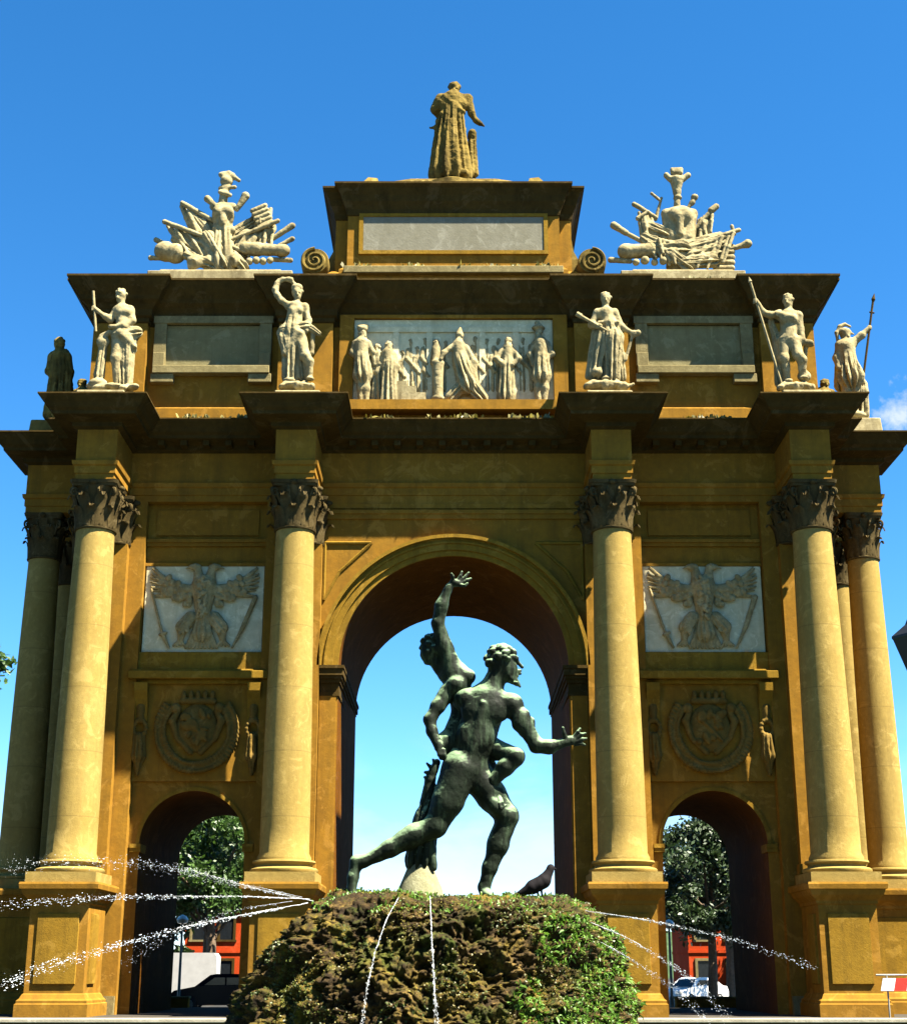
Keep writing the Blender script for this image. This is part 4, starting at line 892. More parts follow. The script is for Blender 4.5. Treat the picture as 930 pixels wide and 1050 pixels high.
# left side: cloaked figure, and the two statues over the rear side columns
def cloaked(x, Y, label, px, flip=1, kk=1.0):
    t = statue('stone_statue', label, (x, Y, ZC)); f = Fig(Y, 375, 0.75); c = px
    def X(v): return c+flip*v
    f.head(X(0), 353, 6.6, -0.5*flip); f.C(X(0), 360, 3.6, X(1), 365, 5); f.C(X(-6), 366, 5.5, X(7), 366, 5.5); f.C(X(0), 368, 9.5, X(1), 384, 10.5, fold=(0.8, 7, 0)); f.C(X(1), 382, 10.5, X(-1), 424, 12.5, fold=(1.6, 8, 0.5)); f.limb([(X(-8), 367, 4), (X(-11), 381, 3.4, -3), (X(-3), 386, 2.6, -9)]); f.limb([(X(8), 367, 4), (X(11), 382, 3.6), (X(8), 396, 2.8, -3)]); f.C(X(6), 362, 4, X(10), 415, 5, 4, 4, fold=(1, 6, 0)); f.C(X(-9), 392, 3, X(-13), 424, 4, -2, -2); f.E(X(0), 426, 16, 12, 5)
    f.make('figure', M_topst, t, noise=0.015, nscale=5); plinth(t, x, Y, 1.0, ZC, 22.2, M_topst); return t
cloaked(-16.75, YR, 'dark cloaked stone figure seen against the sky, far left', 61.5)
t2 = cloaked(-16.75, 63.4, 'dark half-hidden stone figure between the cloaked statue and the left attic corner', 86.5)
for o in [q for q in bpy.data.objects if q.parent == t2 and q.name.startswith('figure')]: o.scale = (0.88, 0.88, 0.70)
t3 = cloaked(16.75, 63.4, 'small half-hidden stone figure behind the cornice beside the raised-spear soldier', 843, -1)
for o in [q for q in bpy.data.objects if q.parent == t3 and q.name.startswith('figure')]: o.scale = (0.88, 0.88, 0.70)
# the statue on the very top, seen from behind
YT = 60.2
t = thing('stone_statue', W(464, 181, YT), 'tall stone figure in a pleated robe seen from behind on the topmost block', 'statue')
f = Fig(YT, 130, 0.5)
f.head(465.7, 91, 6.6, 0, 0); f.E(466, 89.5, 6.2, 6, 5.5, 0, 1); f.C(465.5, 97, 3.8, 465, 101, 5); f.C(453, 102, 5.5, 478, 102, 5.5); f.C(464, 104, 11.5, 463, 118, 10.5); f.E(455, 108, 8, 8, 9, -2); f.E(473, 108, 7, 8, 8, -1); f.C(455, 99, 2.4, 474, 114, 2.4, -8, -9); f.C(453, 117, 2.2, 475, 116, 2.2, -7, -7)
f.limb([(451, 102, 5.2), (446, 112, 4.4, 1), (450, 119, 3.6, 5)]); f.limb([(480, 102, 4.8), (483.5, 116, 3.4), (488, 124, 2.4), (492, 127, 2)]); f.C(491, 126, 1.8, 496, 129, 1)
f.C(463, 118, 11, 463, 179, 20, fold=(2.6, 9, 0.4)); f.C(452, 125, 5, 446, 178, 5, 2, 2, fold=(1.6, 6, 0)); f.C(471, 122, 5, 476, 178, 5, -5, -6, fold=(1.5, 6, 1)); f.C(462, 124, 3, 464, 178, 3, -12, -16); f.C(456, 128, 2.6, 455, 178, 3, -9, -14); f.E(484, 137, 4.2, 4, 5, 0); f.C(484, 142, 4, 485, 178, 4.5, 2, 2, fold=(1, 5, 0)); f.C(446, 131, 2, 441, 131, 0.9, 2, 2); f.E(473, 177, 6, 5, 4, -14)
f.make('figure', M_topst, t, noise=0.02, nscale=5)
m = MB(); c = W(464, 181, YT); m.lathe([(1.7, -1.6), (1.6, -0.95), (1.2, -0.72), (0.8, -0.45), (0.3, -0.1)], c[0], c[1], 32, cz=c[2]); m.build('mound', M_topst, t, smooth=True)

# ------------------------------------------------------------------ trophies on the attic
YTR = 58.0
GTR = 'carved stone trophies on the attic'
def trophy(label, cx_px, x0, x1, parts):
    c = W(cx_px, 280, YTR); t = thing('stone_trophy', (c[0], YTR, 27.80), label, 'sculpture', GTR)
    a = W(x0, 281, YTR); b = W(x1, 277, YTR-0.9)
    m = MB(); m.box(a[0], b[0], YTR-0.9, YTR+0.9, 27.80, b[2]); m.box(a[0]+0.5, b[0]-0.5, YTR-0.8, YTR+0.8, b[2], b[2]+0.1); m.build('plinth', M_marb, t, bevel=0.03)
    for nm, fn in parts:
        f = Fig(YTR, 235, 0.5); fn(f); f.make(nm, M_marb, t, noise=0.012, nscale=5)
    return t
def bar(x1, y1, r1, x2, y2, r2, d1=0, d2=0): return lambda f: f.C(x1, y1, r1, x2, y2, r2, d1, d2)
def ball(x, y, r, d): return lambda f: f.E(x, y, r, r, r, d)
def cloth(f, a, b, dx, dy, n=10, r=1.7, d0=0, amp=2.6, ph=0):
    for i in range(n):
        t = i/(n-1); x = a[0]+(b[0]-a[0])*t; y = a[1]+(b[1]-a[1])*t; q = 0.8+0.3*math.sin(i*1.7+ph)
        f.C(x, y, r, x+dx*q*0.5, y+dy*q*0.5, r*1.15, d0+amp*math.sin(i*1.9+ph), d0-1.5+amp*1.3*math.sin(i*1.9+ph+0.7), 1.3)
        f.C(x+dx*q*0.5, y+dy*q*0.5, r*1.15, x+dx*q, y+dy*q, r*0.8, d0-1.5+amp*1.3*math.sin(i*1.9+ph+0.7), d0-3+amp*1.6*math.sin(i*1.9+ph+1.2), 1.3)
def shield_disc(f, x, y, rx, ry, d):
    f.E(x, y, rx, 2.5, ry, d); f.E(x, y, rx*0.75, 3.6, ry*0.75, d-0.5); f.E(x, y, rx*0.25, 4.5, ry*0.25, d-1.5)
def L_core(f):
    f.E(229, 222, 11.5, 9, 14, 0); f.E(224, 217, 6, 5, 6, -6); f.E(234, 217, 6, 5, 6, -6); f.C(219, 212, 4, 239, 212, 4); f.C(229, 206, 4.5, 230, 196, 4); f.C(222, 236, 4, 238, 236, 4, -3, -3); f.E(229, 226, 4, 4, 7, -8); f.C(229, 236, 10, 230, 272, 16, 2, 0, fold=(2, 7, 0))
def L_helm(f):
    f.E(232.5, 186, 6.5, 6.5, 6.5); f.C(226, 193, 2, 241, 192, 2, -2, -2); f.C(228, 180, 2.6, 238, 180, 2.6); f.C(238, 180, 2.6, 245, 185, 2); f.C(226, 179, 1.8, 235, 177, 2.4); f.C(231, 193, 4, 231, 199, 5); f.C(226, 197, 2, 236, 200, 2, -4, -4)
def L_flagl(f):
    cloth(f, (186, 212), (217, 228), 12, 30, 9, d0=4); cloth(f, (172, 232), (216, 248), 18, 28, 11, d0=-3, ph=1); shield_disc(f, 200, 268, 8, 8, -12)
    f.C(180, 246, 4, 214, 268, 7, -2, -5, fold=(2, 6, 0.2), sy=0.6); f.C(186, 238, 5, 218, 258, 8, 0, -4, fold=(2, 6, 1), sy=0.6); f.C(196, 220, 3, 214, 246, 8, 3, 0, fold=(1.6, 6, 0), sy=0.6); f.C(192, 262, 4, 226, 276, 4, -8, -8, fold=(1.4, 5, 0)); f.C(196, 274, 3, 214, 266, 4, -10, -10); f.C(214, 246, 9, 230, 272, 8, -3, -8, fold=(1.8, 7, 2))
def L_flagr(f):
    cloth(f, (242, 246), (280, 231), -2, 24, 11, d0=1, ph=2); cloth(f, (262, 216), (278, 214), -2, 18, 6, d0=3); shield_disc(f, 240, 266, 6, 8, -13)
    f.C(243, 262, 8, 254, 246, 9, -2, 0, fold=(1.8, 7, 0), sy=0.6); f.C(252, 248, 9, 275, 234, 6, 2, 4, fold=(1.6, 7, 1), sy=0.6); f.C(238, 240, 6, 262, 226, 4, 3, 4, fold=(1.2, 6, 0), sy=0.6); f.C(240, 262, 5, 250, 274, 5, -7, -8, fold=(1.4, 6, 0.5))
def box_part(x, y, w, h, rot, d):
    def fn(f):
        c, s_ = math.cos(R(rot)), math.sin(R(rot))
        for v in range(-2, 3): f.C(x-w*c-v*h/2*s_*-1, y+w*s_+v*h/2*c, h*0.3, x+w*c-v*h/2*s_*-1, y-w*s_+v*h/2*c, h*0.3, d, d, 1)
    return fn
trophy('pale stone heap of arms with drum and plumed helmet, left on the attic', 228, 156, 300, [
    ('cuirass', L_core), ('helmet', L_helm), ('flag', L_flagl), ('flag', L_flagr),
    ('pole', bar(187.5, 208.5, 2.8, 222, 228, 2.2, 2, 0)), ('pole', bar(169, 227.5, 2.6, 251, 258, 2.2, -6, -10)), ('pole', bar(234, 247, 2, 285, 226.5, 2.4, -6, -4)),
    ('pole', bar(276, 247, 2.6, 300, 231.5, 3.2, 2, 2)), ('pole', bar(243, 235, 2, 266, 219, 2, 2, 2)), ('pole', bar(160.5, 246, 2.8, 176, 254, 2, 2, 2)), ('pole', bar(155, 264.5, 2.8, 168, 265, 2.2, -2, -2)),
    ('pole', bar(286, 252, 2, 300, 245, 2.6, 3, 3)), ('pole', bar(280, 266, 2.4, 298, 267, 2.6, -3, -3)), ('horn', bar(243, 215, 2.4, 252, 201, 4.2, -2, -2)), ('pole', bar(213, 204, 3.8, 221, 211, 2.4, -2, -2)),
    ('drum', lambda f: (f.C(168, 258, 9.5, 181, 260, 9.5, -2, -3, 1), f.C(170, 258, 10.4, 170.5, 258, 10.4, -2, -2, 0.5), f.C(180, 260, 10.4, 180.5, 260, 10.4, -3, -3, 0.5))),
    ('cannon', lambda f: (f.C(252, 255, 7, 290, 257, 5.6, -7, -5), f.C(288, 257, 6.6, 291, 257, 6.6, -5, -5, 1), f.C(262, 255.5, 7.4, 264, 255.6, 7.4, -7, -7, 1))),
    ('fasces', box_part(269, 222, 7, 9, 22, -2)), ('cannonball', ball(256, 268, 3.8, -10)), ('cannonball', ball(263, 267, 3.8, -10)), ('cannonball', ball(270, 268, 3.8, -9)), ('cannonball', ball(277, 267, 3.6, -9))])
def R_core(f):
    f.E(697, 224, 15, 11, 14, 0); f.C(683, 219, 5, 710, 219, 5); f.C(684, 222, 6, 690, 245, 9); f.C(708, 222, 6, 704, 245, 9); f.E(692, 220, 6, 5, 7, -7); f.E(703, 220, 6, 5, 7, -7); f.C(697, 222, 3, 697, 240, 4, -9, -8); f.C(697, 244, 10, 697, 272, 14, 2, 2)
def R_helm(f):
    f.C(694, 211, 3.6, 694.5, 198, 3); f.E(694.5, 203, 4.6, 4.5, 3, 0, 1); f.C(693.5, 198, 3.5, 693.5, 189, 6); f.E(693.5, 184.5, 7.5, 7, 4.5); f.C(686, 183, 3, 683, 180, 3.2); f.C(701, 183, 3, 705, 180, 3.2); f.C(690, 177, 3, 697, 177, 3); f.C(689, 173.5, 2, 698, 173.5, 2.2)
def R_flagl(f):
    cloth(f, (660, 248), (694, 262), 10, 16, 10, d0=-6, ph=1); cloth(f, (655, 218), (668, 224), 4, 26, 6, d0=3); cloth(f, (672, 244), (690, 250), 6, 22, 6, d0=-9, ph=2)
    f.C(660, 226, 5, 664, 244, 6, 3, 1, fold=(1.5, 6, 0), sy=0.6); f.C(662, 244, 5, 690, 260, 8, -3, -7, fold=(1.8, 6, 0), sy=0.7); f.C(668, 256, 7, 698, 256, 8, -5, -8, fold=(1.8, 7, 1), sy=0.7); f.C(668, 234, 6, 682, 240, 6, 2, -2, fold=(1.2, 6, 0)); f.C(688, 262, 6, 706, 274, 5, -9, -9, fold=(1.6, 6, 0.4))
def R_flagr(f):
    cloth(f, (704, 255), (752, 239), -10, 28, 13, d0=-6, ph=0.5); cloth(f, (716, 226), (730, 216), -2, 28, 6, d0=3, ph=1)
    f.C(706, 254, 8, 738, 246, 6, -6, -3, fold=(1.8, 7, 0), sy=0.6); f.C(708, 262, 8, 732, 258, 7, -7, -4, fold=(1.8, 7, 0.8), sy=0.6); f.C(700, 270, 5, 730, 268, 5, -10, -7, fold=(1.5, 6, 0)); f.C(722, 228, 4, 724, 244, 5, 3, 2, fold=(1, 6, 0))
trophy('pale stone heap of arms round a cuirass with tall finial, right on the attic', 697, 634, 764, [
    ('cuirass', R_core), ('helmet', R_helm), ('flag', R_flagl), ('flag', R_flagr),
    ('pole', bar(629, 231, 3.8, 642, 239, 3, 0, 0)), ('pole', bar(640, 238, 2.6, 664, 251, 2.2, 0, 0)), ('pole', bar(650, 209.5, 2.6, 672, 223, 2.2, 3, 3)), ('pole', bar(668, 198.5, 1.8, 677, 206, 1.6, 3, 3)), ('pole', bar(672, 225, 1.8, 678, 203, 1.4, 4, 4)), ('pole', bar(654, 224, 2.4, 664, 217, 1.8, 0, 0)),
    ('pole', bar(700, 254, 2.4, 757, 236, 2.4, -8, -5)), ('pole', bar(707, 241, 2.2, 731, 214, 2.6, 0, 0)), ('pole', bar(729, 216, 3.6, 734, 212, 3.2, 0, 0)), ('mace', lambda f: (f.C(705, 214, 2, 711, 204, 2, 2, 2), f.E(712, 202, 3.6, 3.4, 3.2, 2), f.E(710, 208, 2.6, 2.6, 2.4, 2))),
    ('cannon', lambda f: (f.C(642, 258, 7.4, 668, 257, 7.4, -4, -4), f.C(641, 258, 8.2, 643, 258, 8.2, -4, -4, 1))), ('pole', bar(626, 266.5, 3, 646, 268, 2.4, -3, -3)), ('horn', bar(740, 258, 2, 762, 251.5, 3, 0, 0)), ('horn', bar(760, 252, 3, 766, 250, 4.6, 0, 0)), ('pole', bar(750, 232, 2, 753, 240, 1.6, -5, -5)),
    ('ammunition_chest', box_part(742, 264, 8, 11, 0, 1)), ('cannonball', ball(652, 269, 3.6, -9)), ('cannonball', ball(661, 267, 4.4, -9)), ('cannonball', ball(671, 269, 3.6, -9)), ('cannonball', ball(680, 267.5, 4.2, -10))])

# ================================================================== FOUNTAIN
YF = 12.0
# tufa rock
RX, RY, RT = W(445, 918, YF)[0], YF+0.25, W(440, 921, YF)[2]
def rock():
    na, nh, ntop = 900, 260, 70
    prof = [(0.90, RT), (1.02, RT-0.05), (1.18, RT-0.18), (1.35, RT-0.38), (1.49, RT-0.65), (1.57, RT-0.95), (1.62, RT-1.3), (1.7, RT-1.75), (1.8, -1.6)]
    hs = np.linspace(0, 1, nh); zs = RT+( -1.6-RT)*hs; pr = np.interp(-zs, [-p[1] for p in prof], [p[0] for p in prof])
    A = np.linspace(0, 2*PI, na, endpoint=False); V = []
    for i in range(ntop):
        r_ = 0.90*(i/ntop); V.append(np.stack([r_*np.cos(A), r_*np.sin(A), np.full(na, RT)], 1))
    for r_, z in zip(pr, zs): V.append(np.stack([r_*np.cos(A), r_*np.sin(A), np.full(na, z)], 1))
    V = np.concatenate(V); nr = ntop+nh
    q = np.arange(na); Q = np.concatenate([np.stack([j*na+q, j*na+(q+1) % na, (j+1)*na+(q+1) % na, (j+1)*na+q], 1) for j in range(nr-1)])
    rad = V.copy(); rad[:, 2] = 0; L = np.linalg.norm(rad, axis=1, keepdims=True); rad = rad/np.maximum(L, 1e-6)
    top = np.clip((V[:, 2]-(RT-0.25))/0.25, 0, 1)[:, None]*np.clip(1.35-L, 0, 1)**0.3
    side = np.clip(1-top, 0, 1); inner = np.clip((L-0.2)/0.5, 0, 1)
    big = fbm(V*1.6, 3, 11); med = fbm(V*4.5, 4, 5); rid = 1-np.abs(fbm(V*11.0, 4, 21, 0.6)); fin = fbm(V*30.0, 3, 31, 0.6)
    d = 0.09*big+0.09*med+0.10*(rid-0.6)+0.035*fin
    dd = rad*side*d[:, None]; dd[:, 2:] += top*(0.035*big+0.030*med+0.03*(rid-0.6)+0.016*fin)[:, None]+side*0.05*med[:, None]
    V = V+dd; V[:, 0] += 0.13*np.clip((V[:, 2]-(RT-0.7))/0.7, 0, 1); return V, Q
V_, Q_ = rock(); V_ += np.array([RX, RY, 0])
fountain = thing('fountain_rock', (RX, RY, -1.6), 'round mossy brown tufa rock with water jets, under the bronze statue', 'rock')
rko = np_obj('rock_mound', V_, Q_, M_rock, fountain, smooth=True)
Nn = vert_normals(V_, Q_)
Nn[(Nn*(V_-np.array([RX, RY, RT-0.9]))).sum(1) < 0] *= -1
def scatter(name, mat, n, size, mask_seed, thr, parent, region=None, blade=False, seed=1):
    r_ = np.random.default_rng(seed); mk = fbm(V_*2.6, 3, mask_seed)
    ok = mk > thr
    if region is not None: ok &= region(V_)
    ids = r_.choice(np.nonzero(ok)[0], n); P = V_[ids]; D = Nn[ids]
    t = r_.normal(size=(n, 3)); t -= D*(t*D).sum(1, keepdims=True); t /= np.linalg.norm(t, axis=1, keepdims=True)
    b = np.cross(D, t); s_ = size*r_.uniform(0.5, 1.4, (n, 1))
    if blade:
        up = D*0.6+t*0.7+np.array([0, 0, 0.35]); up /= np.linalg.norm(up, axis=1, keepdims=True); w = b*s_*0.16
        A = P-w-D*0.01; B = P+w-D*0.01; C = P+up*s_*0.6+w*0.9; E_ = P+up*s_*0.6-w*0.9; T = P+up*s_*1.0-np.array([0, 0, 1])*s_*0.25
        VV = np.stack([A, B, C, E_, T+w*0.15, T-w*0.15], 1).reshape(-1, 3); k = np.arange(n)*6
        QQ = np.concatenate([np.stack([k, k+1, k+2, k+3], 1), np.stack([k+3, k+2, k+4, k+5], 1)])
    else:
        up = D*r_.uniform(0.25, 0.9, (n, 1))+t*0.6; A = P-b*s_*0.4; B = P+t*s_*0.2+up*s_*0.25+b*s_*0.45; C = P+up*s_*0.9; E_ = P+up*s_*0.4-b*s_*0.5
        VV = np.stack([A, B, C, E_], 1).reshape(-1, 3); QQ = np.arange(4*n).reshape(n, 4)
    o = np_obj(name, VV, QQ, mat, parent, smooth=False); o['kind'] = 'stuff'; return o
scatter('moss', M_moss, 46000, 0.018, 77, 0.10, fountain, lambda V: (V[:, 2] > -0.7) & ((np.abs(V[:, 0]-RX-0.1) > 0.55) | (V[:, 2] > RT-0.25) | (fbm(V*2.6, 3, 77) > 0.35)), seed=2)
scatter('lichen', M_lich, 22000, 0.015, 41, 0.28, fountain, lambda V: (V[:, 2] > -0.7) & (V[:, 0] > RX-1.1), seed=6)
scatter('fern', M_fern, 16000, 0.036, 5, -0.25, fountain, lambda V: ((V[:, 0] > RX+0.55+0.5*np.abs(V[:, 2]-(RT-0.75))) & (V[:, 1] < RY+0.9) & (V[:, 2] < RT-0.16) & (V[:, 2] > -0.8)), True, seed=3)
scatter('grass_tuft', M_fern, 5200, 0.034, 9, -0.05, fountain, lambda V: V[:, 2] > RT-0.14, True, seed=4)

# bronze group
YBz = YF
bz = thing('bronze_statue', W(440, 922, YBz), 'green bronze group of a running bearded man carrying a figure with one raised arm', 'statue')
f = Fig(YBz, 760, 0.8)                                    # running bearded man
f.E(513.5, 680, 14.5, 12, 16, -3, 3, 0); f.E(521, 687, 10, 9, 11, -3); f.C(522, 693, 7.5, 530, 701, 3.2, -3, -3); f.C(529, 677, 2.4, 535.4, 684, 1.7, -3, -3, 1.5); f.C(526, 674, 3.4, 529.5, 675, 2.4, -7, -4, 2); f.C(529, 690, 2, 533, 690.5, 1.6, -3, -3, 1); f.C(527, 689, 2.4, 533.5, 687.5, 1.3, -5, -3, 1); f.C(527, 696, 3, 533, 704, 1.5, -5, -4, 1)
rh = random.Random(3)
for i in range(80):
    a = rh.uniform(0, 2*PI); e = rh.uniform(-0.1, 1.45); qx = math.cos(a)*math.cos(e); qd = math.sin(a)*math.cos(e)
    if qx > 0.55 and e < 0.55: continue
    q_ = rh.uniform(2.4, 4.2); f.E(513.5+qx*15, 678.5-math.sin(e)*16, q_, q_, q_*0.9, -3+qd*13, 1.0)
for i in range(12): f.E(rh.uniform(522, 531), rh.uniform(692, 702), 2.2, 2.2, 2.4, rh.uniform(-10, 2), 1.2)
f.E(500, 680, 3, 2.5, 4.5, -12, 1.5)
f.limb([(510, 692, 10.5, -2), (500, 714, 12.5, 0)])
f.C(476, 718, 12, 522, 723, 12, 4, -5, 6); f.C(497, 724, 22, 487, 760, 19, 0, 0, 8, sy=0.85); f.C(487, 758, 19, 477, 788, 18.5, 0, 0, 8, sy=0.85)
f.E(508, 731, 12, 6, 9, -12, 7, -20); f.E(487, 729, 13, 6, 10, -11, 7, 10); f.E(495, 752, 9, 4, 12, -13, 7); f.E(482, 757, 9, 5, 14, -11, 7, 15); f.C(495, 722, 3, 483, 776, 3, -18, -15, 4); f.E(478, 716, 10, 8, 9, -6, 5)
f.E(470, 788, 14, 12, 15, -3, 7, 15); f.E(484, 791, 13, 12, 14, 5, 7)
# rear leg
f.limb([(472, 790, 19.5, -4), (459, 822, 15.5, -6), (447, 846, 11.5, -6)], 5); f.E(466, 806, 13, 12, 22, -9, 5, -22); f.E(456, 824, 8, 6, 16, -14, 4, -24); f.E(447, 846, 10, 10, 10, -8, 4)
f.limb([(446, 848, 11, -6), (425, 857, 11.2, -4), (400, 870, 8.6, -3), (373, 884, 5.8, -2)], 4); f.E(420, 858, 17, 10, 10, -4, 4, 25); f.limb([(372, 883, 6.4, -2), (366, 884, 6.6, -1), (362, 900, 5.4, -3), (360.5, 914, 5, -5)], 3); f.C(360.5, 915, 4.6, 365, 919, 3.4, -5, -8, 2)
for i in range(5): f.C(360, 916, 2.2, 364+i*1.2, 921, 1.8, -9+i*2.6, -11+i*2.8, 0.8)
# front leg
f.limb([(486, 792, 18, 6), (504, 816, 15, 5), (519, 836, 11.5, 3)], 5); f.E(498, 808, 18, 13, 12, 2, 5, -50); f.E(521, 837, 10, 10, 10.5, 1, 4); f.E(507, 826, 12, 8, 7, -6, 4, -50)
f.limb([(520, 838, 11, 3), (511, 866, 10.2, 4), (502, 890, 7.2, 4), (497, 909, 5.8, 4)], 4); f.E(510, 862, 9, 9.5, 18, 6, 4, -18); f.limb([(496, 910, 6, 5), (498, 917, 5.2, 1), (505, 920, 3.8, -8)], 3)
for i in range(5): f.C(503, 920, 2.2, 507+i*1.2, 921.5, 1.8, -8+i*2.2, -11+i*2.4, 0.8)
# outstretched arm and hand
f.E(525, 722, 11, 11, 11, -5, 4); f.limb([(526, 724, 10, -6), (538, 745, 8.6, -9), (550, 764, 7.2, -10)], 4); f.E(534, 738, 8, 7, 12, -12, 4, -32); f.E(541, 745, 6, 6, 11, -6, 4, -32)
f.limb([(550, 765, 7.4, -10), (563, 766, 7, -12), (579, 761.5, 4.4, -14)], 3); f.E(560, 766, 10, 6.5, 6, -12, 3, 8)
f.E(584.5, 759.5, 6.5, 3.6, 5, -14, 2, 12)
f.limb([(580, 757.5, 2.5, -15), (578, 751.5, 2, -17), (577, 746.5, 1.6, -18)], 1)
for a, b, c in (((588, 756, -14), (592.5, 750.5, -15), (594.5, 747.5, -14)), ((590, 758, -14), (596, 753, -15), (600, 752, -13)), ((590.5, 760.5, -14), (597, 758, -14), (601, 757.5, -12)), ((590, 763, -13), (596, 762.5, -13), (599.5, 764, -11))):
    f.limb([(a[0], a[1], 2.1, a[2]), (b[0], b[1], 1.85, b[2]), (c[0], c[1], 1.45, c[2])], 0.8)
# far arm that holds the carried leg
f.limb([(478, 720, 11, 6), (492, 758, 8, 14), (501, 786, 7, 12), (503, 799, 5.6, 8)], 4); f.E(504, 803, 6, 5, 6, 6, 2)
for i in range(4): f.limb([(505+i*1.6, 800+i*1.6, 2.1, 3), (509+i*1, 806+i*1.8, 1.9, 0), (508+i, 811+i*2, 1.6, 0)], 0.8)
f.make('running_figure', M_bronze, bz, noise=0.003, nscale=14)
f = Fig(YBz, 720, 0.8)                                    # carried figure
f.E(440.5, 665, 9, 9, 13, 10, 2, 12); f.E(437, 671, 6, 7, 8, 9); f.C(433.5, 660, 1.8, 431, 664.5, 1.7, 8, 8, 1); f.C(434, 671, 2, 432.5, 672, 1.6, 8, 8, 1); f.E(438.5, 679, 4, 4, 3.4, 9, 2); f.C(434, 656, 2.5, 432.5, 657.5, 2.2, 6, 6, 1.5)
for i in range(26):
    a = rh.uniform(0, 2*PI); e = rh.uniform(-0.6, 1.45); qx = math.cos(a)*math.cos(e); qd = math.sin(a)*math.cos(e)
    if qx < -0.4 and e < 0.7: continue
    f.E(442+qx*9, 663-math.sin(e)*11.5, 2.8, 2.8, 2.6, 10+qd*9, 1.2)
f.limb([(445, 677, 6.4, 12), (456, 690, 8.4, 12)])
f.limb([(464, 689, 11.5, 8), (456, 664, 8.4, 4), (449, 640, 6.6, 0)], 4); f.E(455, 662, 6, 7, 13, 2, 3, 18); f.limb([(449, 639, 6.6, 0), (452.5, 621, 6.4, -2), (460.5, 601.5, 4, -4)], 3); f.E(453, 622, 5.5, 6, 11, -3, 3, -22)
f.E(467, 597.5, 6.4, 3.4, 4.2, -5, 2, -8)
for pts in (((464, 596, 2, -6), (464.5, 591.5, 1.8, -8), (463, 588.5, 1.4, -9)), ((469, 595, 1.9, -5), (472.5, 590.5, 1.7, -5), (473.5, 586.5, 1.4, -4)), ((472, 596, 1.9, -5), (477, 591.5, 1.7, -4), (480.5, 587.5, 1.4, -3)), ((473, 598, 1.9, -5), (479, 595, 1.7, -4), (482.5, 593.5, 1.4, -3)), ((472, 600, 1.9, -6), (476.5, 600.5, 1.7, -7), (479, 598.5, 1.4, -7))): f.limb(list(pts), 0.8)
f.C(468, 694, 15, 475, 730, 10.5, 10, 12, 6, sy=0.9); f.C(475, 730, 10.5, 463, 762, 13, 12, 8, 6); f.E(479, 694, 9, 8, 8, 5, 4); f.E(468, 702, 10, 6, 9, -2, 4); 
f.limb([(459, 710, 9.0, 4), (449, 724, 7.0, 0), (440.5, 738, 6.0, -3)], 4); f.limb([(440.5, 738, 6.2, -3), (443, 750, 5.6, -5), (448, 762, 4.6, -8)], 3); f.E(450, 766, 5, 4, 6, -9, 2)
for i in range(4): f.limb([(449+i*2, 769, 2, -11), (450+i*2, 774, 1.8, -12), (452+i*2, 778, 1.5, -11)], 0.8)
f.E(456, 763, 11, 11, 12, 6, 5)
f.limb([(464, 765, 13.5, 12), (500, 766, 11.5, 8), (528, 775, 8.6, -9)], 5); f.E(500, 768, 20, 11, 10, 7, 5, -8); f.E(529, 776, 8.4, 8.5, 8.6, -9, 3); f.limb([(529, 777, 8.6, -9), (518, 787, 8.4, -8), (506, 800, 6.2, -6)], 3); f.limb([(505, 801, 5.2, -6), (508, 812, 4.8, -4), (513, 824, 3.8, -9)], 2.5)
for i in range(4): f.C(512+i*0.8, 824, 1.9, 513.5+i*1.6, 829-i, 1.6, -12+i*2, -13+i*2, 0.8)
f.make('carried_figure', M_bronze, bz, noise=0.003, nscale=14)
f = Fig(YBz, 840, 0.8)                                    # cloth and tree trunk support
f.limb([(448, 782, 4, 4), (441, 800, 5, 5), (436, 822, 5.4, 6)], 3)
for x, y, x2, y2 in ((443, 788, 438, 783), (441, 793, 436, 792), (440, 799, 435.5, 797), (446, 784, 444, 779)): f.C(x, y, 2.6, x2, y2, 1.4, 4, 4, 1.5)
f.C(445, 812, 7, 438, 842, 12.5, 7, 7, 4, fold=(1.4, 7, 0)); f.C(437, 840, 12, 431, 882, 14, 7, 7, 4, fold=(2.0, 8, 0.6)); f.C(440, 850, 5, 445, 890, 3.2, 0, -2, 3); f.C(421, 858, 4, 421, 886, 4, 0, 2, 3)
f.make('drapery_support', M_bronze, bz, noise=0.004, nscale=14)
m = MB(); c0 = W(431, 918, YBz+0.06); s0 = SC(905, YBz); zt = W(431, 887, YBz+0.06)[2]
m.lathe([(25*s0, -0.03), (22*s0, 0.06), (17*s0, 0.15), (13.5*s0, zt-c0[2]-0.02), (12*s0, zt-c0[2])], c0[0], c0[1], 20, cz=c0[2])
st_ = m.build('stump', stone('pale_stump_stone', (0.45, 0.44, 0.27), (0.35, 0.33, 0.18), (0.15, 0.14, 0.06), 0.5, bscale=16.0, patch=6.0), bz, smooth=True)

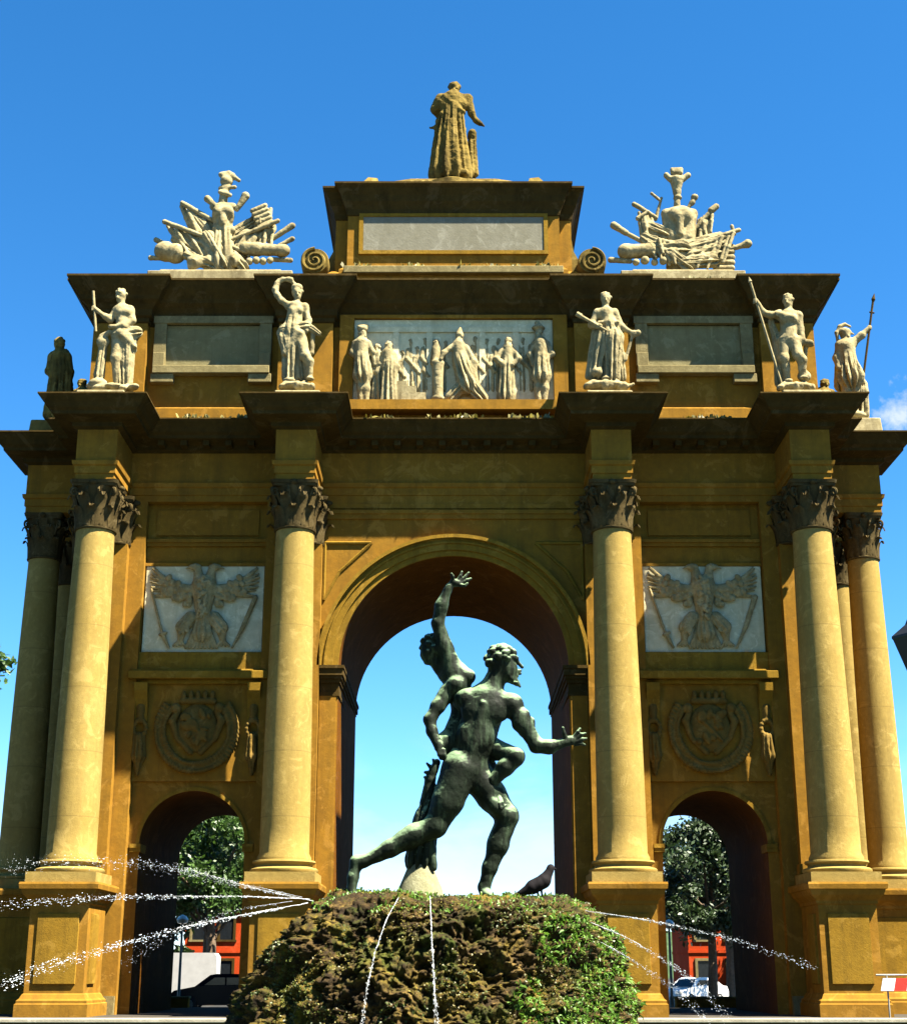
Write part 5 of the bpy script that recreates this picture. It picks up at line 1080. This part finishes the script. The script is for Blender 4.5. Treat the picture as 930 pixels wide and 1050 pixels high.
# pigeon
f = Fig(YF-0.15, 905, 0.5)
f.C(547, 909, 7.2, 557, 904, 7.2, 0, 0, 3); f.C(544, 911, 6, 531, 917, 2.4, 0, 0, 3); f.C(534, 915.5, 2.2, 527, 919, 1.6, 0, 0, 1); f.C(559, 901, 6, 563.5, 893, 4.2, 0, 0, 3); f.E(564.5, 890, 4.0, 3.8, 3.9, 0, 1.5); f.C(567.5, 890, 1.2, 570.5, 891.5, 0.5, 0, 0, 0.6); f.C(553, 906, 4.6, 534, 915, 1.6, -4.5, -2.5, 2, sy=0.5); f.C(553, 906, 4.6, 534, 915, 1.6, 4.5, 2.5, 2, sy=0.5); f.C(551, 914, 1.2, 552, 920, 0.9, -2, -2, 0.8); f.C(555, 913, 1.2, 556, 920, 0.9, 2, 2, 0.8); f.C(552, 920, 0.8, 556, 920.6, 0.6, -2, -2, 0.5); f.C(556, 920, 0.8, 560, 920.6, 0.6, 2, 2, 0.5)
o = f.make('pigeon', M_pigeon); tag(o, 'dark pigeon perched on the edge of the mossy rock', 'pigeon')

# water jets: a thread near the nozzle breaking into drops
def ico():
    bm = bmesh.new(); bmesh.ops.create_icosphere(bm, subdivisions=1, radius=1); v = np.array([q.co[:] for q in bm.verts]); fc = np.array([[q.index for q in p.verts] for p in bm.faces]); bm.free(); return v, fc
IV, IF = ico()
def jet(label, pts, r0, spread, n, solid=0.5, seed=0, thick=1.0):
    n = int(n*1.9); r0 = r0*0.34
    """pts: (px, py, Y); thread up to the fraction `solid`, then drops"""
    r_ = np.random.default_rng(seed+50); P = np.array([W(*p) for p in pts]); T = np.linspace(0, 1, len(P))
    def cr(t):
        return np.stack([np.interp(t, TT, SM[:, i]) for i in range(3)], 1)
    TT = np.linspace(0, 1, 80); SM = np.stack([np.interp(TT, T, P[:, i]) for i in range(3)], 1)
    for _ in range(14): SM[1:-1] = 0.25*SM[:-2]+0.5*SM[1:-1]+0.25*SM[2:]
    V = []; Fc = []; k = 0
    m = MB()
    t = np.linspace(0, solid, 46); C = cr(t)+r_.normal(size=(46, 3))*r0*0.25
    m.tube([tuple(c) for c in C], [float(r0*(0.75-0.55*i/46)*r_.uniform(0.5, 1.3)) for i in range(46)], 6)
    V = list(np.array(m.v)); Fc = [list(x) for x in m.f]
    tt = np.sort(r_.uniform(0.06, 1, n)**0.9); C = cr(tt); sp = spread*(0.15+tt**1.5)
    C = C+r_.normal(size=(n, 3))*sp[:, None]*np.array([0.8, 1, 1.0]); C[:, 2] -= np.abs(r_.normal(size=n))*sp*0.7
    rad = r0*thick*(0.22+0.75*r_.uniform(0, 1, n)**2)*(1-0.25*tt)
    dirn = np.gradient(SM, axis=0); dirn /= np.linalg.norm(dirn, axis=1, keepdims=True)
    for c, ra, t_ in zip(C, rad, tt):
        d = dirn[min(79, int(t_*79))]; el = r_.uniform(1.2, 4.2); q = IV*ra; q = q+np.outer((IV@d)*ra*(el-1), d)
        b = len(V); V += list(q+c); Fc += [[b+a for a in fc] for fc in IF]
    me = MB(); me.v = [tuple(x) for x in V]; me.f = [tuple(x) for x in Fc]
    o = me.build('water_jet', M_jet, None, origin=tuple(P[0]), smooth=True, angle=180); tag(o, label, 'water jet', 'water jets of the fountain')
    return o
jet('thin upper jet rising left from the rock into loose drops', [(322, 924, 11.1), (262, 911, 10.9), (200, 893, 10.7), (140, 882, 10.5), (70, 882, 10.2), (5, 888, 10.0)], 0.0085, 0.030, 420, 0.42, 1)
jet('almost level jet shooting left straight across the left pedestal', [(318, 922, 11.0), (250, 919, 10.8), (160, 919, 10.4), (90, 920, 10.1), (0, 926, 9.8)], 0.0105, 0.016, 420, 0.5, 2)
jet('faint jet curving left just above the level one', [(310, 920, 11.4), (262, 909, 11.5), (225, 903, 11.6), (180, 889, 11.7), (130, 886, 11.8)], 0.007, 0.028, 240, 0.4, 3)
jet('thick jet falling left across the foot of the left pedestal', [(316, 926, 10.9), (255, 937, 10.6), (190, 950, 10.3), (120, 969, 10.0), (60, 986, 9.8), (2, 1008, 9.6)], 0.0125, 0.022, 480, 0.42, 4)
jet('short broken jet falling left over the white van', [(300, 924, 11.2), (245, 932, 11.1), (195, 948, 11.0), (155, 968, 10.9), (126, 988, 10.8)], 0.0065, 0.022, 150, 0.2, 5)
jet('long jet arching right across the right archway', [(600, 934, 11.2), (650, 941, 11.0), (700, 950, 10.8), (760, 965, 10.5), (836, 992, 10.2)], 0.0105, 0.012, 320, 0.45, 6)
jet('jet falling steeply right past the base of the third column', [(606, 946, 11.0), (640, 960, 10.8), (680, 983, 10.5), (710, 1004, 10.3), (745, 1040, 10.0)], 0.0095, 0.018, 280, 0.4, 7)
jet('lowest jet dropping right beside the ferns', [(616, 966, 10.9), (650, 985, 10.7), (690, 1012, 10.4), (728, 1048, 10.1)], 0.0085, 0.018, 220, 0.4, 8)
jet('slanting jet running down the front of the rock, left one', [(409, 920, 11.0), (396, 943, 10.45), (384, 978, 10.35), (376, 1015, 10.25), (371, 1052, 10.2)], 0.010, 0.009, 200, 0.8, 9)
jet('straight jet dropping down the front of the rock, near its middle', [(441, 919, 11.0), (442, 945, 10.4), (444, 985, 10.3), (446, 1020, 10.2), (448, 1055, 10.15)], 0.0125, 0.010, 200, 0.85, 10)

# ================================================================== BEHIND THE ARCH
def leaf_cloud(centres, radii, n, size, seed):
    r_ = np.random.default_rng(seed); k = r_.integers(0, len(centres), n); C = np.array(centres)[k]; Rr = np.array(radii)[k]
    d = r_.normal(size=(n, 3)); d /= np.linalg.norm(d, axis=1, keepdims=True); P = C+d*(Rr*np.abs(r_.normal(0.75, 0.35, n)))[:, None]*np.array([1, 1, 0.8])
    a = r_.normal(size=(n, 3)); a /= np.linalg.norm(a, axis=1, keepdims=True); b = np.cross(a, r_.normal(size=(n, 3))); b /= np.linalg.norm(b, axis=1, keepdims=True)
    s_ = size*r_.uniform(0.6, 1.4, (n, 1)); a = a*s_; b = b*s_*0.55
    V = np.stack([P-a, P+b*0.9, P+a, P-b*0.9], 1).reshape(-1, 3); return V, np.arange(4*n).reshape(n, 4)
def tree(x, y, h, spread, low, label, mat, n=9000, seed=0, size=0.20, group='trees beyond the arch'):
    z0 = -EYE; t = thing('broadleaf_tree', (x, y, z0), label, 'tree', group); r_ = random.Random(seed)
    tr = MB(); top = (x+r_.uniform(-.4, .4), y, z0+h*0.75); tr.tube([(x, y, z0), (x+0.1, y, z0+h*0.25), ((x+top[0])/2, y, z0+h*0.5), top], [h*0.032, h*0.026, h*0.02, h*0.008], 10)
    cs = []; rs = []
    for i in range(60):
        a = r_.uniform(0, 2*PI); u_ = r_.random(); zz = low+(h-low)*r_.random(); q = math.sin(PI*min(1, max(0.12, (zz-low)/(h-low))))**0.5; rr = spread*q*math.sqrt(u_)
        c = (x+rr*math.cos(a), y+rr*math.sin(a), z0+zz); cs.append(c); rs.append(r_.uniform(0.09, 0.26)*spread)
        if i < 10: b0 = r_.uniform(0.3, 0.6)*h; tr.tube([(x, y, z0+b0), ((x+c[0])/2, (y+c[1])/2, z0+(b0+zz)/2-0.2), c], [h*0.012, h*0.008, h*0.003], 6)
    tr.build('trunk', M_bark, t, smooth=True)
    V, Q = leaf_cloud(cs, rs, n, size, seed); np_obj('crown', V, Q, mat, t, smooth=False); return t
tree(-13.9, 88, 11.0, 4.4, 5.4, 'sunlit green tree seen through the left side archway', M_leaf, 26000, 3, 0.15)
tree(-20.6, 104, 11.5, 3.2, 1.0, 'dark low tree left of the sunlit one behind the left archway', M_leafd, 15000, 4, 0.3)
tree(-18.0, 112, 12.0, 5.4, 6.6, 'dark tree behind the sunlit one at the left archway', M_leafd, 14000, 5, 0.3)
tree(14.0, 84, 9.6, 4.4, 3.9, 'dark hanging tree with sky gaps seen through the right side archway', M_leafd, 26000, 6, 0.15)
tree(17.5, 98, 11.0, 4.8, 4.4, 'dark tree behind the hanging one at the right archway', M_leafd, 20000, 7, 0.2)
tree(27.5, 118, 10, 5.0, 0.8, 'bushy far tree right of the red house', M_leafd, 8000, 8, 0.26)
tree(-30.4, 84, 22.0, 4.4, 15.0, 'tall green tree at the left edge beyond the dark column', M_leaf, 12000, 9, 0.24)
tree(-30.5, 110, 11, 5.5, 1.0, 'bushy far tree left of the orange house', M_leafd, 8000, 10, 0.28)

def house(x0, x1, y, h, label, mat, nwin):
    cx = (x0+x1)/2; t = thing('house', (cx, y, -EYE), label, 'house', 'houses beyond the arch'); d = 9.0; z0 = -EYE
    m = MB(); m.box(x0, x1, y, y+d, z0, z0+h); m.box(x0-0.12, x1+0.12, y-0.12, y+d+0.12, z0, z0+0.7); m.box(x0-0.05, x1+0.05, y-0.08, y+d, z0+3.3, z0+3.5); m.build('wall', mat, t)
    r_ = MB(); r_.add([(x0-0.5, y-0.6, z0+h), (x1+0.5, y-0.6, z0+h), (x1+0.5, y+d+0.6, z0+h), (x0-0.5, y+d+0.6, z0+h), (x0+2.5, y+d/2, z0+h+1.9), (x1-2.5, y+d/2, z0+h+1.9)], [(0, 1, 5, 4), (2, 3, 4, 5), (1, 2, 5), (3, 0, 4), (0, 3, 2, 1)]); r_.build('roof', M_roof, t)
    for fl in range(2):
        for i in range(nwin):
            wx = x0+(x1-x0)*(i+0.5)/nwin; wz = z0+1.1+fl*3.3
            f_ = MB()
            for a in ((wx-0.72, wx-0.52, wz-0.1, wz+1.8), (wx+0.52, wx+0.72, wz-0.1, wz+1.8), (wx-0.52, wx+0.52, wz+1.6, wz+1.8), (wx-0.8, wx+0.8, wz-0.25, wz-0.1)): f_.box(a[0], a[1], y-0.1, y, a[2], a[3])
            fo = f_.build('window', M_corn if i % 2 else M_plinth, t); p = MB(); p.box(wx-0.52, wx+0.52, y-0.03, y, wz-0.1, wz+1.6); p.build('pane', M_glass, fo)
house(-21.3, -12.5, 122, 7.6, 'orange-red two-storey house seen behind the van through the left archway', M_redw, 4)
house(18.6, 30.5, 122, 7.0, 'red house half hidden by leaves seen through the right archway', M_redw, 5)

def wheel(parent, x, y, z, r=0.33, w=0.22):
    m = MB(); m.lathe([(r*0.62, -w/2), (r*0.95, -w/2), (r, -w/2+0.04), (r, w/2-0.04), (r*0.95, w/2), (r*0.62, w/2)], x, y, 20, 'y', z, cap=False); o = m.build('wheel', M_tyre, parent, smooth=True)
    q = MB(); q.lathe([(0.04, -w/2-0.005), (r*0.3, -w/2-0.01), (r*0.66, -w/2+0.02), (r*0.66, w/2-0.02), (0.04, w/2+0.005)], x, y, 20, 'y', z); q.build('rim', M_steel, o, smooth=True)
def car(x, y, z, rot, label, mat, kind='car'):
    """built along +x (nose at -x) about its own base, then turned"""
    t = thing('van' if kind == 'van' else 'parked_car', (0, 0, 0), label, kind, None)
    if kind == 'van':
        L, Wd = 5.0, 0.95; bod = [(-2.5, 0.35), (2.5, 0.35), (2.5, 2.1), (2.4, 2.22), (-1.2, 2.22), (-1.5, 2.1), (-2.0, 1.25), (-2.45, 1.0)]; wx = (-1.6, 1.55)
        wins = [[(-1.88, 1.25), (-1.2, 1.25), (-1.2, 1.95), (-1.45, 1.95)]]
    else:
        L, Wd = 4.1, 0.84; bod = [(-2.05, 0.32), (2.05, 0.32), (2.08, 0.75), (1.95, 0.98), (1.2, 1.02), (-0.95, 0.98), (-1.9, 0.80), (-2.08, 0.62)]; wx = (-1.3, 1.3); wins = [[(-0.78, 1.0), (0.15, 1.0), (0.15, 1.36), (-0.28, 1.36)], [(0.22, 1.0), (1.35, 1.0), (0.85, 1.36), (0.22, 1.36)]]
    m = MB(); m.prism(bod, -Wd, Wd)
    if kind != 'van':
        n = 6; lo_ = [(-1.05, 0.97), (1.7, 1.0), (1.05, 1.42), (0.6, 1.46), (-0.2, 1.46), (-0.45, 1.42)]
        m.add([(px, -Wd+0.05 if pz < 1.2 else -Wd+0.2, pz) for px, pz in lo_]+[(px, Wd-0.05 if pz < 1.2 else Wd-0.2, pz) for px, pz in lo_], [tuple(range(n)), tuple(reversed(range(n, 2*n)))]+[(i, (i+1) % n, n+(i+1) % n, n+i) for i in range(n)])
    m.build('body', mat, t, bevel=0.05, smooth=True, angle=30)
    for wpts in wins:
        for sg in (-1, 1):
            q = MB(); q.prism(wpts, sg*(Wd+0.012) if kind == 'van' else sg*(Wd-0.08), sg*(Wd-0.03) if kind == 'van' else sg*(Wd-0.25)); q.build('side_window', M_glass, t)
    q = MB()
    if kind == 'van': q.add([(-1.99, -0.8, 1.3), (-1.99, 0.8, 1.3), (-1.53, 0.75, 2.06), (-1.53, -0.75, 2.06)], [(0, 1, 2, 3)])
    else: q.add([(-1.04, -0.7, 1.01), (-1.04, 0.7, 1.01), (-0.49, 0.6, 1.4), (-0.49, -0.6, 1.4), (-0.97, -0.7, 0.99), (-0.97, 0.7, 0.99), (-0.42, 0.6, 1.38), (-0.42, -0.6, 1.38)], [(0, 1, 2, 3), (4, 5, 6, 7), (0, 1, 5, 4), (2, 3, 7, 6)])
    q.build('windscreen', M_glass, t)
    for sg in (-1, 1):
        zz = 0.68 if kind != 'van' else 0.85; xx = -2.08 if kind != 'van' else -2.48
        h_ = MB(); h_.box(xx, xx+0.16, sg*(Wd-0.32)-0.17, sg*(Wd-0.32)+0.17, zz-0.07, zz+0.08); h_.build('headlight', M_lamp, t, bevel=0.02)
        for w_ in wx: wheel(t, w_, sg*(Wd-0.1), 0.33, 0.33)
    b_ = MB(); b_.box(xx-0.05, xx+0.2, -Wd+0.03, Wd-0.03, 0.28, 0.48); b_.build('bumper', M_tyre if kind == 'van' else mat, t, bevel=0.03)
    t.location = (x, y, z+EYE); t.rotation_euler.z = rot; return t
vn = car(-14.5, 76.5, -EYE, 0.06, 'white delivery van parked behind the left side archway', M_van, 'van'); vn.scale = (1.12, 1.1, 1.18)
cr = car(-10.9, 73.0, -EYE, 0.12, 'dark blue car parked beside the white van behind the left archway', M_navy); cr.scale = (1.12, 1.1, 1.12)
car(13.6, 88, -EYE, 0.75, 'white car parked under the trees behind the right side archway', M_white)
# low walls behind the arch
for (a, b, lab) in ((-13.4, -11.8, 'low ochre wall in front of the white van, left archway'), (9.9, 12.8, 'low ochre wall in front of the white car, right archway')):
    t = thing('low_wall', ((a+b)/2, 69.5, GZ), lab, 'wall', 'low walls behind the arch'); m = MB(); m.box(a, b, 69.2, 69.7, GZ, -1.02); m.build('wall_body', M_wall, t); m = MB(); m.box(a-0.05, b+0.05, 69.14, 69.76, -1.018, -0.92); m.build('coping', M_plinth, t, bevel=0.02)
def lamp_post(x, y, z, h, label):
    t = thing('lamp_post', (x, y, z), label, 'lamp post', 'lamp posts beyond the arch')
    m = MB(); m.lathe([(0.12, 0), (0.12, 0.4), (0.07, 0.5), (0.05, h)], x, y, 12, cz=z); m.build('post', M_steel, t, smooth=True)
    m = MB(); m.lathe([(0.05, h), (0.22, h+0.05), (0.28, h+0.2), (0.18, h+0.35), (0.02, h+0.42)], x, y, 14, cz=z); m.build('lamp_head', M_lamp, t, smooth=True)
c = W(183, 1030, 70.0); lamp_post(c[0], 70.0, GZ, 3.6, 'grey lamp post in front of the white van')
c = W(689, 1030, 70.2); lamp_post(c[0], 70.2, GZ, 3.4, 'grey lamp post beside the white car at the right archway')
# unseen trees added behind and beside the viewer to block low skylight
cs = []; rs = []; r_ = random.Random(12); tk = MB()
for i in range(26):
    a = R(-12+204*i/25); q = 62+r_.uniform(-6, 6); x = q*math.cos(a); y = 18-q*0.75*math.sin(a); h = r_.uniform(20, 27)
    tk.tube([(x, y, -EYE), (x, y, h*0.6)], [0.6, 0.3], 8)
    for j in range(9): cs.append((x+r_.uniform(-5, 5), y+r_.uniform(-4, 4), r_.uniform(4, h-3))); rs.append(r_.uniform(3.2, 4.6))
V, Q = leaf_cloud(cs, rs, 30000, 0.85, 21); nv = len(V); V = np.concatenate([V, np.array(tk.v)])
TQ = np.array([q for q in tk.f if len(q) == 4])+nv
o = np_obj('skylight_block_trees', V, np.concatenate([Q, TQ]), M_leafd, smooth=False); tag(o, 'unseen trees added round the square to hold back low skylight', kind='stuff')
# black lantern at the right edge of the view
c = W(941, 693, 24.0); t = thing('street_lamp', (c[0], 24.0, -EYE), 'black iron street lantern at the right edge', 'street lamp'); zl = c[2]
m = MB(); m.lathe([(0.2, -EYE), (0.2, -EYE+0.3), (0.12, -EYE+0.5), (0.07, -EYE+1.2), (0.05, zl-0.12), (0.09, zl-0.1), (0.09, zl)], c[0], 24.0, 14); m.build('post', M_black, t, smooth=True)
m = MB(); m.lathe([(0.14, zl), (0.16, zl+0.03), (0.36, zl+0.60), (0.38, zl+0.62), (0.38, zl+0.66), (0.14, zl+0.86), (0.10, zl+0.95), (0.02, zl+1.05)], c[0], 24.0, 6); m.build('lantern', M_black, t)
# striped barrier at the right edge
t = thing('road_barrier', (14.9, 51.0, GZ), 'red and white striped road barrier beside the right pedestal', 'barrier')
z0 = W(915, 1016, 51)[2]; z1 = W(915, 1003, 51)[2]; x0 = W(902, 1010, 51)[0]
st = MB(); st2 = MB()
for i in range(6):
    a = x0+i*0.42; (st if i % 2 else st2).add([(a, 50.95, z0), (a+0.42, 50.95, z0), (a+0.52, 50.95, z1), (a+0.10, 50.95, z1), (a, 50.99, z0), (a+0.42, 50.99, z0), (a+0.52, 50.99, z1), (a+0.10, 50.99, z1)], [(0, 1, 2, 3), (4, 5, 6, 7), (0, 1, 5, 4), (2, 3, 7, 6), (1, 2, 6, 5), (3, 0, 4, 7)])
st.build('red_stripes', M_red, t); st2.build('white_stripes', M_white, t)
for xx in (x0+0.25, x0+2.3):
    m = MB(); m.tube([(xx, 51.05, GZ), (xx, 51.05, z1+0.12)], 0.03, 8); m.tube([(xx, 50.7, GZ+0.02), (xx, 51.4, GZ+0.02)], 0.03, 8); m.build('leg', M_steel, t)
m = MB(); m.tube([(x0-0.1, 51.05, z1+0.1), (x0+2.6, 51.05, z1+0.1)], 0.03, 8); m.build('top_rail', M_steel, t)

# ================================================================== LIGHT, SKY, CAMERA
AZ, EL = R(62), R(58)             # sun: to the right of the facade normal, and its height
sd = Vector((math.sin(AZ)*math.cos(EL), -math.cos(AZ)*math.cos(EL), math.sin(EL)))
sun = bpy.data.lights.new('sun', 'SUN'); sun.energy = 5.0; sun.angle = R(0.53); sun.color = (1.0, 0.93, 0.78)
so = bpy.data.objects.new('sun', sun); COL.objects.link(so); so.rotation_euler = sd.to_track_quat('Z', 'Y').to_euler(); so.location = (60, -40, 80)
w = bpy.data.worlds.new('World'); S.world = w; w.use_nodes = True; nt = w.node_tree; nt.nodes.clear()
out = nt.nodes.new('ShaderNodeOutputWorld'); bg = nt.nodes.new('ShaderNodeBackground'); sk = nt.nodes.new('ShaderNodeTexSky')
sk.sky_type = 'NISHITA'; sk.sun_disc = False; sk.sun_elevation = EL; sk.sun_rotation = math.atan2(sd.x, sd.y); sk.altitude = 1800; sk.air_density = 0.8; sk.dust_density = 0.0; sk.ozone_density = 2.5
hs = nt.nodes.new('ShaderNodeHueSaturation'); hs.inputs['Saturation'].default_value = 1.3; hs.inputs['Hue'].default_value = 0.496; hs.inputs['Value'].default_value = 1.0
nt.links.new(sk.outputs[0], hs.inputs['Color'])
tc = nt.nodes.new('ShaderNodeTexCoord'); sep = nt.nodes.new('ShaderNodeSeparateXYZ'); nt.links.new(tc.outputs['Generated'], sep.inputs[0])
cl = noise(nt, 5.0, 9, 0.6, vec=tc.outputs['Generated'], stretch=(1, 1, 2.2), dist=0.3)
clm = ramp(nt, cl, [(0.46, 0.0), (0.64, 1.0)])
low = nt.nodes.new('ShaderNodeMapRange'); low.inputs[1].default_value = 0.02; low.inputs[2].default_value = 0.17; low.inputs[3].default_value = 0.85; low.inputs[4].default_value = 0.0; nt.links.new(sep.outputs[2], low.inputs[0])
ml = nt.nodes.new('ShaderNodeMath'); ml.operation = 'MULTIPLY'; nt.links.new(clm, ml.inputs[0]); nt.links.new(low.outputs[0], ml.inputs[1])
fw = nt.nodes.new('ShaderNodeMapRange'); fw.inputs[1].default_value = 0.55; fw.inputs[2].default_value = 0.95; nt.links.new(sep.outputs[1], fw.inputs[0])
m3 = nt.nodes.new('ShaderNodeMath'); m3.operation = 'MULTIPLY'; nt.links.new(ml.outputs[0], m3.inputs[0]); nt.links.new(fw.outputs[0], m3.inputs[1]); ml = m3
pd = Vector(W(926, 424, 50)).normalized()
vd = nt.nodes.new('ShaderNodeVectorMath'); vd.operation = 'DISTANCE'; vd.inputs[1].default_value = pd; nt.links.new(tc.outputs['Generated'], vd.inputs[0])
pr = nt.nodes.new('ShaderNodeMapRange'); pr.inputs[1].default_value = 0.0; pr.inputs[2].default_value = 0.034; pr.inputs[3].default_value = 0.43; pr.inputs[4].default_value = 0.0; nt.links.new(vd.outputs['Value'], pr.inputs[0])
n2 = noise(nt, 40.0, 8, 0.65, vec=tc.outputs['Generated']); ad = nt.nodes.new('ShaderNodeMath'); ad.operation = 'ADD'; nt.links.new(n2, ad.inputs[0]); nt.links.new(pr.outputs[0], ad.inputs[1])
puff = ramp(nt, ad.outputs[0], [(0.74, 0.0), (1.0, 0.7)])
mx = nt.nodes.new('ShaderNodeMath'); mx.operation = 'MAXIMUM'; nt.links.new(ml.outputs[0], mx.inputs[0]); nt.links.new(puff, mx.inputs[1])
sky = mix(nt, mx.outputs[0], hs.outputs[0], (3.3, 3.45, 3.7))
nt.links.new(sky, bg.inputs[0]); bg.inputs[1].default_value = 0.05; nt.links.new(bg.outputs[0], out.inputs[0])

cam = bpy.data.cameras.new('camera'); cam.sensor_fit = 'VERTICAL'; cam.sensor_height = 36; cam.lens = 36*F/1050; cam.clip_end = 8000; cam.clip_start = 0.1
co = bpy.data.objects.new('camera', cam); COL.objects.link(co); co.location = (0, 0, EYE); co.rotation_euler = (R(90)+TH, 0, 0); S.camera = co
S.view_settings.view_transform = 'Standard'; S.view_settings.look = 'None'; S.view_settings.exposure = 2.7; S.view_settings.gamma = 1.0; S.view_settings.use_curve_mapping = False
S.render.resolution_x = 906; S.render.resolution_y = 1024
S.cycles.max_bounces = 6; S.cycles.diffuse_bounces = 1
